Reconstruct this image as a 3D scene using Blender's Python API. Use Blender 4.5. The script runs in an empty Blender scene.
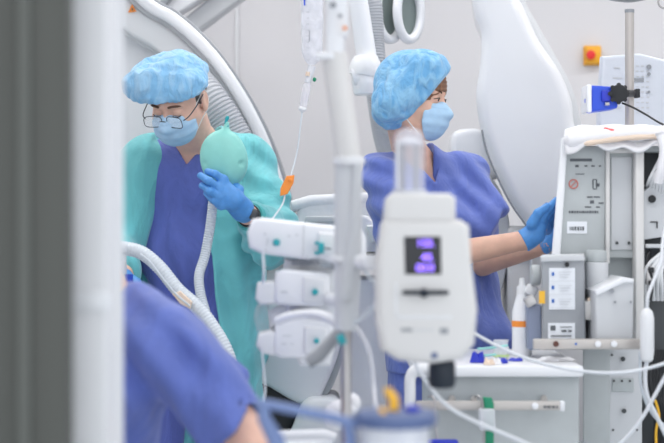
import bpy, bmesh, math, random
import numpy as np
from mathutils import Vector, Matrix
random.seed(7); np.random.seed(7)
SC = bpy.context.scene
COL = SC.collection
CZ = 1.28
F = 664*85/36
# ---------------------------------------------------------------- camera, world, lights, exposure
cd = bpy.data.cameras.new('camera'); cam = bpy.data.objects.new('camera', cd); COL.objects.link(cam)
cam.location = (0, 0, CZ); cam.rotation_euler = (math.pi/2, 0, 0)
cd.lens = 85; cd.sensor_width = 36; cd.clip_start = .05; cd.clip_end = 50
cd.dof.use_dof = True; cd.dof.focus_distance = 4.5; cd.dof.aperture_fstop = 2.8
SC.camera = cam
W = bpy.data.worlds.new('world'); SC.world = W; W.use_nodes = True
W.node_tree.nodes['Background'].inputs[0].default_value = (.93, .96, 1, 1)
W.node_tree.nodes['Background'].inputs[1].default_value = 1.6
SC.view_settings.view_transform = 'Standard'; SC.view_settings.look = 'None'
SC.view_settings.gamma = 1; SC.view_settings.use_curve_mapping = False
SC.view_settings.exposure = -0.12
try:
    SC.cycles.use_denoising = True; SC.cycles.max_bounces = 10; SC.cycles.transparent_max_bounces = 16
except Exception: pass
FILL_LIGHTS = [(-1.5, 3.1), (0.2, 3.1), (1.9, 3.1), (-1.5, 5.0), (0.2, 5.0), (1.9, 5.0)]  # unseen overhead area lights, added to light the room
for lx, ly in FILL_LIGHTS:
    ld = bpy.data.lights.new('added_overhead_light', 'AREA'); ld.shape = 'RECTANGLE'; ld.size = 1.15; ld.size_y = .55
    ld.energy = 14 if ly < 4 else 19; ld.color = (1, .985, .97)
    lo = bpy.data.objects.new('added_overhead_light', ld); COL.objects.link(lo); lo.location = (lx, ly, 3.02)

# ---------------------------------------------------------------- helpers
def P(px, py, d): return Vector(((px-332)*d/F, d, CZ-(py-221.5)*d/F))
def N(px, py, d): return np.array(P(px, py, d))
def s2l(c):
    c = c/255
    return c/12.92 if c <= .04045 else ((c+.055)/1.055)**2.4
def rgb(*c): return (s2l(c[0]), s2l(c[1]), s2l(c[2]), 1)

def mat(name, col, rough=.5, metal=0, bump=0, scale=60, var=0, trans=0, alpha=1, emit=None, es=1, sheen=0, stretch=None, sss=0, coat=0):
    m = bpy.data.materials.new(name); m.use_nodes = True
    nt = m.node_tree; b = nt.nodes['Principled BSDF']
    b.inputs['Base Color'].default_value = col; b.inputs['Roughness'].default_value = rough
    b.inputs['Metallic'].default_value = metal
    b.inputs['Transmission Weight'].default_value = trans; b.inputs['Alpha'].default_value = alpha
    b.inputs['Sheen Weight'].default_value = sheen; b.inputs['Coat Weight'].default_value = coat
    if sss: b.inputs['Subsurface Weight'].default_value = sss; b.inputs['Subsurface Scale'].default_value = .01
    if emit: b.inputs['Emission Color'].default_value = emit; b.inputs['Emission Strength'].default_value = es
    if bump or var:
        tc = nt.nodes.new('ShaderNodeTexCoord'); mp = nt.nodes.new('ShaderNodeMapping'); ns = nt.nodes.new('ShaderNodeTexNoise')
        nt.links.new(tc.outputs['Object'], mp.inputs[0]); nt.links.new(mp.outputs[0], ns.inputs['Vector'])
        if stretch: mp.inputs['Scale'].default_value = stretch
        ns.inputs['Scale'].default_value = scale; ns.inputs['Detail'].default_value = 5
        if bump:
            bp = nt.nodes.new('ShaderNodeBump'); bp.inputs['Distance'].default_value = bump; bp.inputs['Strength'].default_value = 1
            nt.links.new(ns.outputs[0], bp.inputs['Height']); nt.links.new(bp.outputs[0], b.inputs['Normal'])
        if var:
            mx = nt.nodes.new('ShaderNodeMix'); mx.data_type = 'RGBA'
            mr = nt.nodes.new('ShaderNodeMapRange'); mr.inputs[1].default_value = .35; mr.inputs[2].default_value = .65
            nt.links.new(ns.outputs[0], mr.inputs[0]); nt.links.new(mr.outputs[0], mx.inputs[0])
            mx.inputs[6].default_value = tuple(v*(1-var) for v in col[:3])+(1,)
            mx.inputs[7].default_value = tuple(min(1, v*(1+var)) for v in col[:3])+(1,)
            nt.links.new(mx.outputs[2], b.inputs['Base Color'])
    return m

M = {}
def cloth(name, col, scale=8, big=.014, var=.07, c2=None, small=.0015, dist=1.6):
    m = bpy.data.materials.new(name); m.use_nodes = True; nt = m.node_tree; b = nt.nodes['Principled BSDF']
    b.inputs['Roughness'].default_value = .8; b.inputs['Sheen Weight'].default_value = .25
    tc = nt.nodes.new('ShaderNodeTexCoord'); mp = nt.nodes.new('ShaderNodeMapping'); mp.inputs['Scale'].default_value = (1.2, 1, .55)
    n1 = nt.nodes.new('ShaderNodeTexNoise'); n2 = nt.nodes.new('ShaderNodeTexNoise')
    nt.links.new(tc.outputs['Object'], mp.inputs[0]); nt.links.new(mp.outputs[0], n1.inputs['Vector']); nt.links.new(tc.outputs['Object'], n2.inputs['Vector'])
    n1.inputs['Scale'].default_value = scale; n1.inputs['Detail'].default_value = 3; n1.inputs['Distortion'].default_value = dist
    n2.inputs['Scale'].default_value = 70; n2.inputs['Detail'].default_value = 4
    b1 = nt.nodes.new('ShaderNodeBump'); b1.inputs['Distance'].default_value = big; b2 = nt.nodes.new('ShaderNodeBump'); b2.inputs['Distance'].default_value = small
    nt.links.new(n1.outputs[0], b1.inputs['Height']); nt.links.new(b1.outputs[0], b2.inputs['Normal']); nt.links.new(n2.outputs[0], b2.inputs['Height']); nt.links.new(b2.outputs[0], b.inputs['Normal'])
    mr = nt.nodes.new('ShaderNodeMapRange'); mr.inputs[1].default_value = .4; mr.inputs[2].default_value = .62; mx = nt.nodes.new('ShaderNodeMix'); mx.data_type = 'RGBA'
    nt.links.new(n1.outputs[0], mr.inputs[0]); nt.links.new(mr.outputs[0], mx.inputs[0])
    mx.inputs[6].default_value = tuple(v*(1-var) for v in col[:3])+(1,); mx.inputs[7].default_value = c2 or tuple(min(1, v*(1+var)) for v in col[:3])+(1,)
    nt.links.new(mx.outputs[2], b.inputs['Base Color']); return m
M['wall'] = mat('wall_paint', rgb(228, 227, 230), .7, bump=.0004, scale=180)
M['floor'] = mat('floor_vinyl', rgb(205, 212, 216), .35, var=.06, scale=30)
M['colgrey'] = mat('column_grey', rgb(212, 215, 219), .35)
M['barblue'] = mat('bar_grey_blue', rgb(114, 134, 180), .4)
M['cable'] = mat('cable_sleeve', rgb(222, 226, 232), .45)
M['doorl'] = mat('door_strip_grey', rgb(84, 87, 83), .5)
M['ggrey'] = mat('green_grey_glass', rgb(128, 140, 138), .35)
M['ceil'] = mat('ceiling_tile', rgb(235, 235, 235), .8)
M['door'] = mat('door_leaf_olive_grey', rgb(72, 74, 70), .5, var=.08, scale=4, stretch=(9, 9, .2))
M['jamb'] = mat('door_frame_paint', rgb(226, 227, 230), .35)
M['white'] = mat('white_enamel', rgb(240, 242, 246), .3, coat=.3)
M['white2'] = mat('white_plastic', rgb(233, 235, 238), .42, bump=.0002, scale=220)
M['white3'] = mat('white_warm_plastic', rgb(222, 221, 220), .45)
M['lgrey'] = mat('light_grey_plastic', rgb(206, 209, 213), .45)
M['mgrey'] = mat('mid_grey_metal', rgb(150, 154, 160), .4, .2)
M['cgrey'] = mat('cool_grey_panel', rgb(184, 190, 192), .5, var=.03, scale=20)
M['dgrey'] = mat('dark_grey', rgb(70, 74, 78), .5)
M['black'] = mat('black_plastic', rgb(24, 27, 32), .45)
M['navy'] = mat('navy_rubber', rgb(22, 34, 48), .5)
M['steel'] = mat('steel', rgb(186, 184, 184), .3, .85)
M['steelw'] = mat('warm_steel', rgb(196, 191, 187), .38, .45)
M['hose'] = mat('grey_hose', rgb(188, 191, 197), .5)
M['hosew'] = mat('white_hose', rgb(214, 222, 230), .35)
M['scrub'] = cloth('blue_scrub_cotton', rgb(92, 107, 184))
M['scrub2'] = cloth('blue_scrub_cotton_bright', rgb(99, 118, 194))
M['gown'] = cloth('teal_gown_nonwoven', rgb(112, 198, 204), 7, .016, .10)
M['gownc'] = mat('teal_cuff', rgb(84, 180, 180), .8, bump=.001, scale=90)
M['skin'] = mat('skin', rgb(232, 188, 168), .5, var=.05, scale=35, sss=.12)
M['skin2'] = mat('skin_fair', rgb(226, 182, 160), .5, var=.05, scale=35, sss=.12)
M['glove'] = mat('nitrile_glove', rgb(84, 152, 222), .42, bump=.0012, scale=70, var=.06)
M['mask'] = mat('surgical_mask', rgb(176, 210, 238), .8, bump=.0008, scale=60, var=.04)
M['strap'] = mat('mask_loop', rgb(240, 240, 240), .7)
M['hair'] = mat('brown_hair', rgb(132, 92, 66), .5, bump=.002, scale=120, var=.25, stretch=(1, 1, .2))
M['hairg'] = mat('dark_hair', rgb(90, 84, 82), .6, bump=.002, scale=150, var=.2)
M['brow'] = mat('eyebrow_hair', rgb(86, 58, 44), .7)
M['eyew'] = mat('eye_white', rgb(225, 222, 218), .3); M['iris'] = mat('iris', rgb(50, 36, 30), .2)
M['lash'] = mat('lash', rgb(50, 36, 32), .6)
M['glass'] = mat('lens_glass', (.95, .97, 1, 1), .05, alpha=.16)
M['frame'] = mat('spectacle_frame', rgb(58, 62, 74), .3, .5)
M['bag'] = mat('mint_rubber', rgb(140, 212, 204), .42, bump=.001, scale=25, var=.03)
M['teal'] = mat('teal_plastic', rgb(40, 168, 178), .4)
M['orange'] = mat('orange_plastic', rgb(248, 150, 60), .45)
M['yellow'] = mat('yellow_plastic', rgb(246, 190, 56), .5)
M['red'] = mat('red_plastic', rgb(238, 44, 44), .4)
M['blue'] = mat('royal_blue_plastic', rgb(44, 84, 214), .4)
M['bluei'] = mat('deep_blue_film', rgb(40, 56, 190), .4, bump=.004, scale=60)
M['greyblue'] = mat('grey_blue_plastic', rgb(84, 102, 146), .4)
M['green'] = mat('green_rubber', rgb(22, 140, 104), .5)
M['clear'] = mat('clear_plastic', (.9, .9, .96, 1), .15, alpha=.34)
M['clearw'] = mat('cloudy_plastic', (.86, .88, .94, 1), .3, alpha=.68)
M['bagfilm'] = mat('infusion_film', (.84, .86, .93, 1), .18, alpha=.55, bump=.006, scale=45, var=.06)
M['liquid'] = mat('clear_fluid', (.82, .83, .9, 1), .05, alpha=.45)
M['drape'] = mat('white_drape', rgb(238, 238, 242), .85, bump=.004, scale=20, var=.02)
M['tan'] = mat('tan_cloth', rgb(232, 212, 194), .8)
M['paper'] = mat('white_label', rgb(236, 240, 246), .6)
M['ink'] = mat('grey_ink', rgb(96, 100, 106), .7)
M['inkb'] = mat('blue_ink', rgb(60, 110, 190), .7)
M['screen'] = mat('screen_dark', rgb(38, 40, 46), .25)
M['digit'] = mat('violet_led', rgb(120, 90, 255), .5, emit=(.32, .18, 1, 1), es=3.2)
M['mustard'] = mat('orange_yellow_plate', rgb(255, 186, 44), .5)

class MB:
    def __init__(s): s.bm = bmesh.new()
    def _mesh(s, V, Fc):
        vs = [s.bm.verts.new(v) for v in V]
        fs = []
        for f in Fc:
            try: fs.append(s.bm.faces.new([vs[i] for i in f]))
            except ValueError: pass
        return vs, fs
    def box(s, c, size, bev=0, R=None, seg=2):
        b = bmesh.new(); bmesh.ops.create_cube(b, size=1)
        for v in b.verts: v.co = Vector((v.co.x*size[0], v.co.y*size[1], v.co.z*size[2]))
        if bev: bmesh.ops.bevel(b, geom=b.edges[:], offset=bev, segments=seg, profile=.5, affect='EDGES')
        s.merge(b, Matrix.Translation(Vector(c)) @ (R.to_4x4() if R else Matrix()))
        return s
    def merge(s, b, T=Matrix()):
        b.verts.index_update()
        s._mesh([T @ v.co for v in b.verts], [[v.index for v in f.verts] for f in b.faces]); b.free()
    def ico(s, c, r, R=None, sub=3):
        b = bmesh.new(); bmesh.ops.create_icosphere(b, subdivisions=sub, radius=1)
        r = (r, r, r) if not hasattr(r, '__len__') else r
        for v in b.verts: v.co = Vector((v.co.x*r[0], v.co.y*r[1], v.co.z*r[2]))
        s.merge(b, Matrix.Translation(Vector(c)) @ (R.to_4x4() if R else Matrix())); return s
    def tube(s, pts, r, seg=14, cap=True):
        pts = [Vector(p) for p in pts]; n = len(pts)
        rr = r if hasattr(r, '__len__') else [r]*n
        t0 = (pts[1]-pts[0]).normalized(); up = Vector((0, 0, 1)) if abs(t0.z) < .9 else Vector((0, 1, 0))
        nx = t0.cross(up).normalized(); V = []
        for i in range(n):
            t = (pts[min(i+1, n-1)]-pts[max(i-1, 0)]).normalized()
            nx = (nx-t*nx.dot(t)).normalized(); ny = t.cross(nx)
            for k in range(seg):
                a = 2*math.pi*k/seg; V.append(pts[i]+(nx*math.cos(a)+ny*math.sin(a))*rr[i])
        Fc = [[i*seg+k, i*seg+(k+1) % seg, (i+1)*seg+(k+1) % seg, (i+1)*seg+k] for i in range(n-1) for k in range(seg)]
        if cap: Fc += [list(range(seg))[::-1], [(n-1)*seg+k for k in range(seg)]]
        s._mesh(V, Fc); return s
    def cyl(s, a, b, r, r2=None, seg=24, bev=0):
        a, b = Vector(a), Vector(b); r2 = r if r2 is None else r2
        if bev:
            t = (b-a).normalized(); P_ = [a, a+t*bev*.3, a+t*bev, b-t*bev, b-t*bev*.3, b]
            return s.tube(P_, [r-bev, r-bev*.3, r, r2, r2-bev*.3, r2-bev], seg)
        return s.tube([a, b], [r, r2], seg)
    def prism(s, pts, t, bev=0, seg=3, dirv=(0, 1, 0)):
        # closed outline (3-D points in one plane) pushed back by t
        b = bmesh.new(); vs = [b.verts.new(p) for p in pts]; f = b.faces.new(vs)
        r = bmesh.ops.extrude_face_region(b, geom=[f]); nv = [g for g in r['geom'] if isinstance(g, bmesh.types.BMVert)]
        for v in nv: v.co += Vector(dirv)*t
        bmesh.ops.recalc_face_normals(b, faces=b.faces[:])
        if bev:
            ed = [e for e in b.edges if len(e.link_faces) == 2 and any(len(q.verts) > 4 or q in (f,) for q in e.link_faces)]
            if len(pts) == 4: ed = b.edges[:]
            bmesh.ops.bevel(b, geom=ed, offset=bev, segments=seg, profile=.5, affect='EDGES', clamp_overlap=True)
        s.merge(b); return s
    def grid(s, fn, nu, nv):
        V = [fn(i/nu, j/nv) for i in range(nu+1) for j in range(nv+1)]
        s._mesh(V, [[i*(nv+1)+j, (i+1)*(nv+1)+j, (i+1)*(nv+1)+j+1, i*(nv+1)+j+1] for i in range(nu) for j in range(nv)]); return s
    def build(s, name, m, parent=None, ang=38, solid=0):
        bm = s.bm; bmesh.ops.recalc_face_normals(bm, faces=bm.faces[:])
        for f in bm.faces: f.smooth = True
        for e in bm.edges:
            if len(e.link_faces) == 2 and e.calc_face_angle(0) > math.radians(ang): e.smooth = False
        me = bpy.data.meshes.new(name); bm.to_mesh(me); bm.free()
        return link(name, me, m, parent, solid)
def link(name, me, m, parent=None, solid=0):
    o = bpy.data.objects.new(name, me); COL.objects.link(o)
    me.materials.append(M[m] if isinstance(m, str) else m)
    if parent:
        o.parent = parent
        w = Matrix.Identity(4); q = parent
        while q: w = Matrix.Translation(q.location) @ w; q = q.parent
        o.matrix_parent_inverse = w.inverted()
    if solid:
        md = o.modifiers.new('thickness', 'SOLIDIFY'); md.thickness = solid
    return o
def tag(o, label=None, cat=None, group=None, kind=None):
    if label: o['label'] = label
    if cat: o['category'] = cat
    if group: o['group'] = group
    if kind: o['kind'] = kind
    return o
def thing(name, loc, label, cat, group=None):
    o = bpy.data.objects.new(name, None); COL.objects.link(o); o.location = loc; o.empty_display_size = .05
    return tag(o, label, cat, group)
def spline(pts, n=8, closed=False):
    pts = [Vector(p) for p in pts]; m = len(pts); out = []
    for i in range(m if closed else m-1):
        g = (lambda k: pts[k % m]) if closed else (lambda k: pts[min(max(k, 0), m-1)])
        a, b, c, d = g(i-1), g(i), g(i+1), g(i+2)
        for j in range(n):
            t = j/n
            out.append(.5*((2*b)+(c-a)*t+(2*a-5*b+4*c-d)*t*t+(3*b-a-3*c+d)*t**3))
    if not closed: out.append(pts[-1])
    return out
def outline(pp, d, n=5, sm=True):
    q = [P(x, y, d) for x, y in pp]
    return spline(q, n, True) if sm else q
def hose(mb, pts, r, pitch=.008, amp=.12, seg=14):
    sp = spline(pts, 30); L = [0]
    for i in range(1, len(sp)): L.append(L[-1]+(sp[i]-sp[i-1]).length)
    n = int(L[-1]/pitch*4); out = []; k = 0; rr = []
    for i in range(n+1):
        s_ = L[-1]*i/n
        while k < len(L)-2 and L[k+1] < s_: k += 1
        out.append(sp[k].lerp(sp[k+1], (s_-L[k])/max(1e-9, L[k+1]-L[k])))
        rr.append(r*(1+amp*(1 if i % 4 in (0, 1) else -1)*.5))
    return mb.tube(out, rr, seg)
def text(s, size, loc, m, parent, name='lettering', ext=.0004, rot=(math.pi/2, 0, 0)):
    cu = bpy.data.curves.new(name, 'FONT'); cu.body = s; cu.size = size; cu.align_x = 'CENTER'; cu.align_y = 'CENTER'; cu.extrude = ext
    to = bpy.data.objects.new(name, cu); COL.objects.link(to)
    dg = bpy.context.evaluated_depsgraph_get(); me = bpy.data.meshes.new_from_object(to.evaluated_get(dg))
    bpy.data.objects.remove(to); R = Matrix.Translation(Vector(loc)) @ Matrix.Rotation(rot[2], 4, 'Z') @ Matrix.Rotation(rot[0], 4, 'X')
    me.transform(R); me.materials.clear()
    return link(name, me, m, parent)

# ---------------------------------------------------------------- implicit surfaces for bodies and cloth
def V3(*a): return np.array(a, float)
def cap(p, a, b, ra, rb):
    a = np.asarray(a, float); b = np.asarray(b, float); pa = p-a; ba = b-a
    h = np.clip((pa@ba)/(ba@ba), 0, 1)
    return np.linalg.norm(pa-h[:, None]*ba, axis=1)-(ra+(rb-ra)*h)
def ell(p, c, r, R=None):
    q = p-np.asarray(c, float)
    if R is not None: q = q@R
    r = np.asarray(r, float)
    k0 = np.linalg.norm(q/r, axis=1); k1 = np.linalg.norm(q/r**2, axis=1)+1e-9
    return k0*(k0-1)/k1
def smin(a, b, k):
    h = np.clip(.5+.5*(b-a)/k, 0, 1); return b*(1-h)+a*h-k*h*(1-h)
def smax(a, b, k): return -smin(-a, -b, k)
def chain(p, pts, rad, k=0):
    d = None
    for i in range(len(pts)-1):
        e = cap(p, pts[i], pts[i+1], rad[i], rad[i+1])
        d = e if d is None else (smin(d, e, k) if k else np.minimum(d, e))
    return d
def axis(lo, hi, h, fine):
    # grid lines: spacing h inside the fine intervals, coarser outside
    out = [lo]; x = lo
    while x < hi:
        st = h*3
        for a, b in fine:
            if a-.02 <= x <= b: st = h
        x += st; out.append(x)
    return np.array(out)
def net(f, lo, hi, h, fine=None):
    ax = [axis(lo[i], hi[i], h, fine[i] if fine and fine[i] else [(lo[i], hi[i])]) for i in range(3)]
    nx, ny, nz = map(len, ax); V = np.empty((nx, ny, nz)); Y, Z = np.meshgrid(ax[1], ax[2], indexing='ij'); yz = np.stack([Y.ravel(), Z.ravel()], 1)
    for i0 in range(0, nx, 12):
        xs = ax[0][i0:i0+12]; p = np.empty((len(xs)*len(yz), 3)); p[:, 0] = np.repeat(xs, len(yz)); p[:, 1:] = np.tile(yz, (len(xs), 1))
        V[i0:i0+12] = f(p).reshape(len(xs), ny, nz)
    V[V == 0] = 1e-9
    I = V < 0; S = np.zeros((nx-1, ny-1, nz-1, 3)); C = np.zeros((nx-1, ny-1, nz-1)); quads = []
    G = np.meshgrid(*ax, indexing='ij')
    sh = (nx, ny, nz)
    for a in range(3):
        b, c = (a+1) % 3, (a+2) % 3
        s0 = [slice(None)]*3; s1 = [slice(None)]*3; s0[a] = slice(0, -1); s1[a] = slice(1, None)
        v0, v1 = V[tuple(s0)], V[tuple(s1)]; cr = I[tuple(s0)] != I[tuple(s1)]
        idx = np.argwhere(cr)
        if not len(idx): continue
        t = v0[cr]/(v0[cr]-v1[cr])
        pt = np.stack([ax[k][idx[:, k]] for k in range(3)], 1); pt[:, a] += t*(ax[a][idx[:, a]+1]-ax[a][idx[:, a]])
        for db in (0, 1):
            for dc in (0, 1):
                ci = idx.copy(); ci[:, b] -= db; ci[:, c] -= dc
                ok = np.all((ci >= 0) & (ci < np.array(sh)-1), axis=1); q = ci[ok]
                np.add.at(S, tuple(q.T), pt[ok]); np.add.at(C, tuple(q.T), 1)
        ok = np.ones(len(idx), bool)
        for k in (b, c): ok &= (idx[:, k] > 0) & (idx[:, k] < sh[k]-1)
        q = idx[ok]; ins = I[tuple(s0)][tuple(q.T)]; rs = []
        for db, dc in ((1, 1), (0, 1), (0, 0), (1, 0)):
            ci = q.copy(); ci[:, b] -= db; ci[:, c] -= dc; rs.append(ci)
        quads.append((rs, ins))
    act = C > 0; ids = -np.ones(C.shape, int); ids[act] = np.arange(act.sum()); verts = S[act]/C[act][:, None]
    fs = []
    for rs, ins in quads:
        q = np.stack([ids[tuple(r.T)] for r in rs], 1); q[~ins] = q[~ins][:, ::-1]; fs.append(q)
    return verts, np.concatenate(fs)
def sdf_obj(name, f, lo, hi, h, m, parent=None, fine=None, T=None, relax=1):
    v, q = net(f, lo, hi, h, fine)
    for _ in range(relax):     # pull vertices onto the surface
        e = h*.5; d0 = f(v); g = np.stack([f(v+np.eye(3)[k]*e)-f(v-np.eye(3)[k]*e) for k in range(3)], 1)/(2*e)
        st = (d0/np.maximum((g**2).sum(1), .25))[:, None]*g; L = np.linalg.norm(st, axis=1, keepdims=True)
        v = v-st*np.minimum(1, h*.6/np.maximum(L, 1e-9))
    if T is not None: v = v@T[0].T+T[1]
    me = bpy.data.meshes.new(name); me.from_pydata(v.tolist(), [], q.tolist()); me.update()
    me.polygons.foreach_set('use_smooth', [True]*len(me.polygons))
    return link(name, me, m, parent)
def rot(yaw, pitch, roll=0):
    return np.array(Matrix.Rotation(math.radians(yaw), 3, 'Z') @ Matrix.Rotation(math.radians(pitch), 3, 'X') @ Matrix.Rotation(math.radians(roll), 3, 'Y'))
def wob(p, fr, ph=0):
    x, y, z = p.T*fr
    return (np.sin(x*1.0+1.7*np.sin(z*.7+ph)+ph)+np.sin(z*1.1+1.9*np.sin(y*.8+ph*2)+1)+np.sin(y*1.3+1.5*np.sin(x*.9)+ph*3))/3
def head_sdf(q, lid=True):
    # q: head coordinates, face towards -Y
    d = ell(q, (0, .018, .035), (.075, .094, .088))
    d = smin(d, ell(q, (0, -.028, -.03), (.060, .062, .082)), .03)
    ax_ = np.abs(q[:, 0]); m = np.stack([ax_, q[:, 1], q[:, 2]], 1)
    d = smin(d, cap(m, (.05, .0, -.055), (.012, -.064, -.098), .02, .017), .03)
    d = smin(d, cap(m, (.038, -.058, -.03), (.048, -.03, -.028), .022, .02), .02)
    d = smin(d, cap(m, (.012, -.082, .022), (.042, -.07, .024), .010, .010), .014)
    d = smax(d, -ell(m, (.031, -.101, .003), (.02, .018, .014)), .012)
    d = smin(d, ell(m, (.031, -.074, .002), (.0145, .0145, .0135)), .005 if lid else .003)
    d = smin(d, cap(q, (0, -.084, .006), (0, -.108, -.034), .0075, .012), .010)
    d = smin(d, cap(m, (.004, -.098, -.038), (.013, -.092, -.038), .008, .007), .006)
    d = smin(d, cap(m, (0, -.089, -.066), (.022, -.078, -.066), .0075, .004), .006)
    d = smin(d, cap(m, (0, -.087, -.077), (.018, -.078, -.075), .008, .004), .005)
    ear = ell(m, (.079, .012, -.006), (.008, .019, .031))
    ear = smax(ear, -ell(m, (.088, .010, -.004), (.006, .011, .020)), .004)
    ear = smin(ear, ell(m, (.078, .004, -.030), (.007, .009, .010)), .006)
    return smin(d, ear, .008)
def mask_sdf(q, back=.036):
    m = np.stack([np.abs(q[:, 0]), q[:, 1], q[:, 2]], 1)
    d = ell(q, (0, -.040, -.052), (.067, .076, .072))
    d = smin(d, cap(q, (0, -.084, -.01), (0, -.112, -.034), .006, .014), .02)
    d = d + .0010*np.sin(q[:, 2]*210)*(q[:, 2] > -.088)*(q[:, 2] < -.02)
    d = smax(d, q[:, 2]+.008-.010*(np.exp(-(q[:, 0]/.016)**2)), .004)
    d = smax(d, -(q[:, 2]+.118), .008)
    d = smax(d, q[:, 1]+back+.10*np.abs(q[:, 2]+.06), .006)
    return smax(d, -ell(q, (0, -.028, -.045), (.052, .058, .066)), .003)
# ---------------------------------------------------------------- the room
def struct(name, mb, m, **k): return tag(mb.build(name, m, **k), kind='structure')
YB = 6.5
struct('floor', MB().box((.1, 3.0, -.05), (6.0, 7.4, .1)), 'floor')
struct('ceiling', MB().box((.1, 4.15, 3.15), (6.0, 5.1, .1)), 'ceil')
wb = struct('wall_back', MB().box((.1, YB+.1, 1.55), (6.0, .2, 3.1)), 'wall')
struct('wall_left', MB().box((-2.8, 4.15, 1.55), (.2, 4.9, 3.1)), 'wall')
struct('wall_right', MB().box((3.0, 4.15, 1.55), (.2, 4.9, 3.1)), 'wall')
b = MB(); b.box((-1.64, 2.2, 1.55), (2.5, .12, 3.1)); b.box((2.5, 2.2, 1.55), (.9, .12, 3.1)); b.box((.8, 2.2, 2.92), (2.5, .12, .35))  # opening made wider out of view to let in more front light
struct('wall_front', b, 'wall')
# wall panel joints
for px in (237,):
    x = P(px, 0, YB).x
    struct('trim_1', MB().box((x, YB-.006, 1.5), (.014, .008, 2.9), .002), 'white2')
b = MB(); b.box((.1, YB-.01, .06), (5.6, .02, .12), .004); struct('baseboard_back', b, 'lgrey')
# door frame and open leaf, left foreground
b = MB()
b.prism([Vector(v) for v in ((-.71, 1.57, 0), (-.272, 1.57, 0), (-.272, 1.57, 2.2), (-.71, 1.57, 2.2))], .02, .003)
fx = P(68, 0, 2.10).x; fx2 = P(124, 0, 2.29).x
b = MB(); b.box(((fx+fx2)/2-.02, 2.2, 1.37), (fx2-fx+.04, .17, 2.74), .006)
b.box((fx2-.0, 2.23, 1.37), (.012, .03, 2.74), .004)
struct('trim_2', b, 'jamb')
b = MB(); b.box((2.03, 2.2, 1.37), (.06, .17, 2.74), .006); b.box((.88, 2.2, 2.72), (2.3, .17, .06), .006); struct('trim_3', b, 'jamb')
dl = struct('door_1', MB().box((P(71, 0, 2.0).x-.46, 2.0, 1.35), (.92, .045, 2.68), .004), 'door')
b = MB(); b.box((P(24, 0, 1.97).x, 1.973, 1.35), (.016, .008, 2.66), .002); b.build('edge_strip', 'doorl', dl)
b = MB(); b.box(((fx+fx2)/2+.004, 2.112, CZ-.107), (.052, .006, .026), .002); pl = b.build('strike_plate', 'white', None)
tag(pl, 'small white strike plate on the white door frame', 'latch plate')
# frames around the added overhead lights, out of view
for i, (lx, ly) in enumerate(FILL_LIGHTS):
    b = MB()
    for sx, sy, cx, cy in ((1.25, .03, 0, .31), (1.25, .03, 0, -.31), (.03, .62, .61, 0), (.03, .62, -.61, 0)): b.box((lx+cx, ly+cy, 3.08), (sx, sy, .04), .004)
    tag(b.build('added_light_frame', 'white'), kind='structure')

# ---------------------------------------------------------------- emergency switch on the back wall
t = thing('emergency_switch', P(593, 55, YB-.02), 'yellow box with a round red emergency button on the back wall', 'switch')
c = P(593, 55, YB-.028)
b = MB(); b.box(c, (.062, .05, .074), .008); b.box(c+Vector((0, .02, 0)), (.072, .012, .082), .004); b.build('housing', 'mustard', t)
c2 = P(590.5, 55, YB-.06)
MB().cyl(c2+Vector((0, .02, 0)), c2, .014, seg=24, bev=.003).cyl(c2, c2-Vector((0, .016, 0)), .019, seg=24, bev=.004).build('push_button', 'red', t)

# ---------------------------------------------------------------- C-arm with its rail, left
t = thing('c_arm_scanner', P(150, 330, 5.3)*1, 'huge white curved C-shaped imaging arm with grey rail edge behind the man', 'scanner')
t.location = (-1.1, 5.4, 0)
op = [(96, -60), (150, -6), (176, 10), (200, 30), (222, 54), (243, 84), (259, 112), (272, 140), (283, 172), (292, 205), (297, 245), (298, 290), (294, 330)]
# body band: offset inwards from the outer edge
def offs(pp, w, d):
    out = []
    for i, (x, y) in enumerate(pp):
        a = pp[max(i-1, 0)]; c_ = pp[min(i+1, len(pp)-1)]; tx, ty = c_[0]-a[0], c_[1]-a[1]; L = math.hypot(tx, ty)
        out.append((x-ty/L*w, y+tx/L*w))
    return out
def band(w0, w1, d, t_, bev=.006):
    A = spline([P(x, y, d) for x, y in offs(op, w0, d)], 6); B = spline([P(x, y, d) for x, y in offs(op, w1, d)], 6)
    return MB().prism(A+B[::-1], t_, bev)
band(0, 5, 5.20, .30, .004).build('edge_rail', 'mgrey', t)
band(2.5, 15, 5.18, .32, .012).build('rail_cover', 'white', t)
band(15, 19, 5.22, .26, .002).build('rail_groove', 'lgrey', t)
band(18, 44, 5.235, .22, .02).build('arc_body', 'white2', t)
b = MB(); b.prism(outline([(60, -60), (112, -18), (150, 6), (178, 30), (206, 62), (214, 84), (224, 110), (232, 150), (238, 210), (236, 260), (120, 260), (60, 120)], 5.36, 4), .2, .03)
b.build('inner_housing', 'white', t)
b = MB(); b.prism(outline([(104, -2), (118, 8), (140, 24), (172, 50), (176, 62), (150, 50), (120, 32), (100, 22)], 5.33, 4), .04, .008); b.build('cover_ridge', 'white2', t)
# warning triangle
q = [P(132, 4, 5.225), P(136.5, 11.5, 5.225), P(128, 12.5, 5.225)]
MB().prism(q, .003).build('warning_triangle', 'orange', t)
b = MB(); b.box(P(132.3, 9.2, 5.223), (.0035, .002, .008)); b.build('exclamation_mark', 'ink', t)
b = MB(); b.box((-1.25, 5.55, .55), (.7, .4, 1.1), .06); b.build('pedestal', 'white', t)
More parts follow.
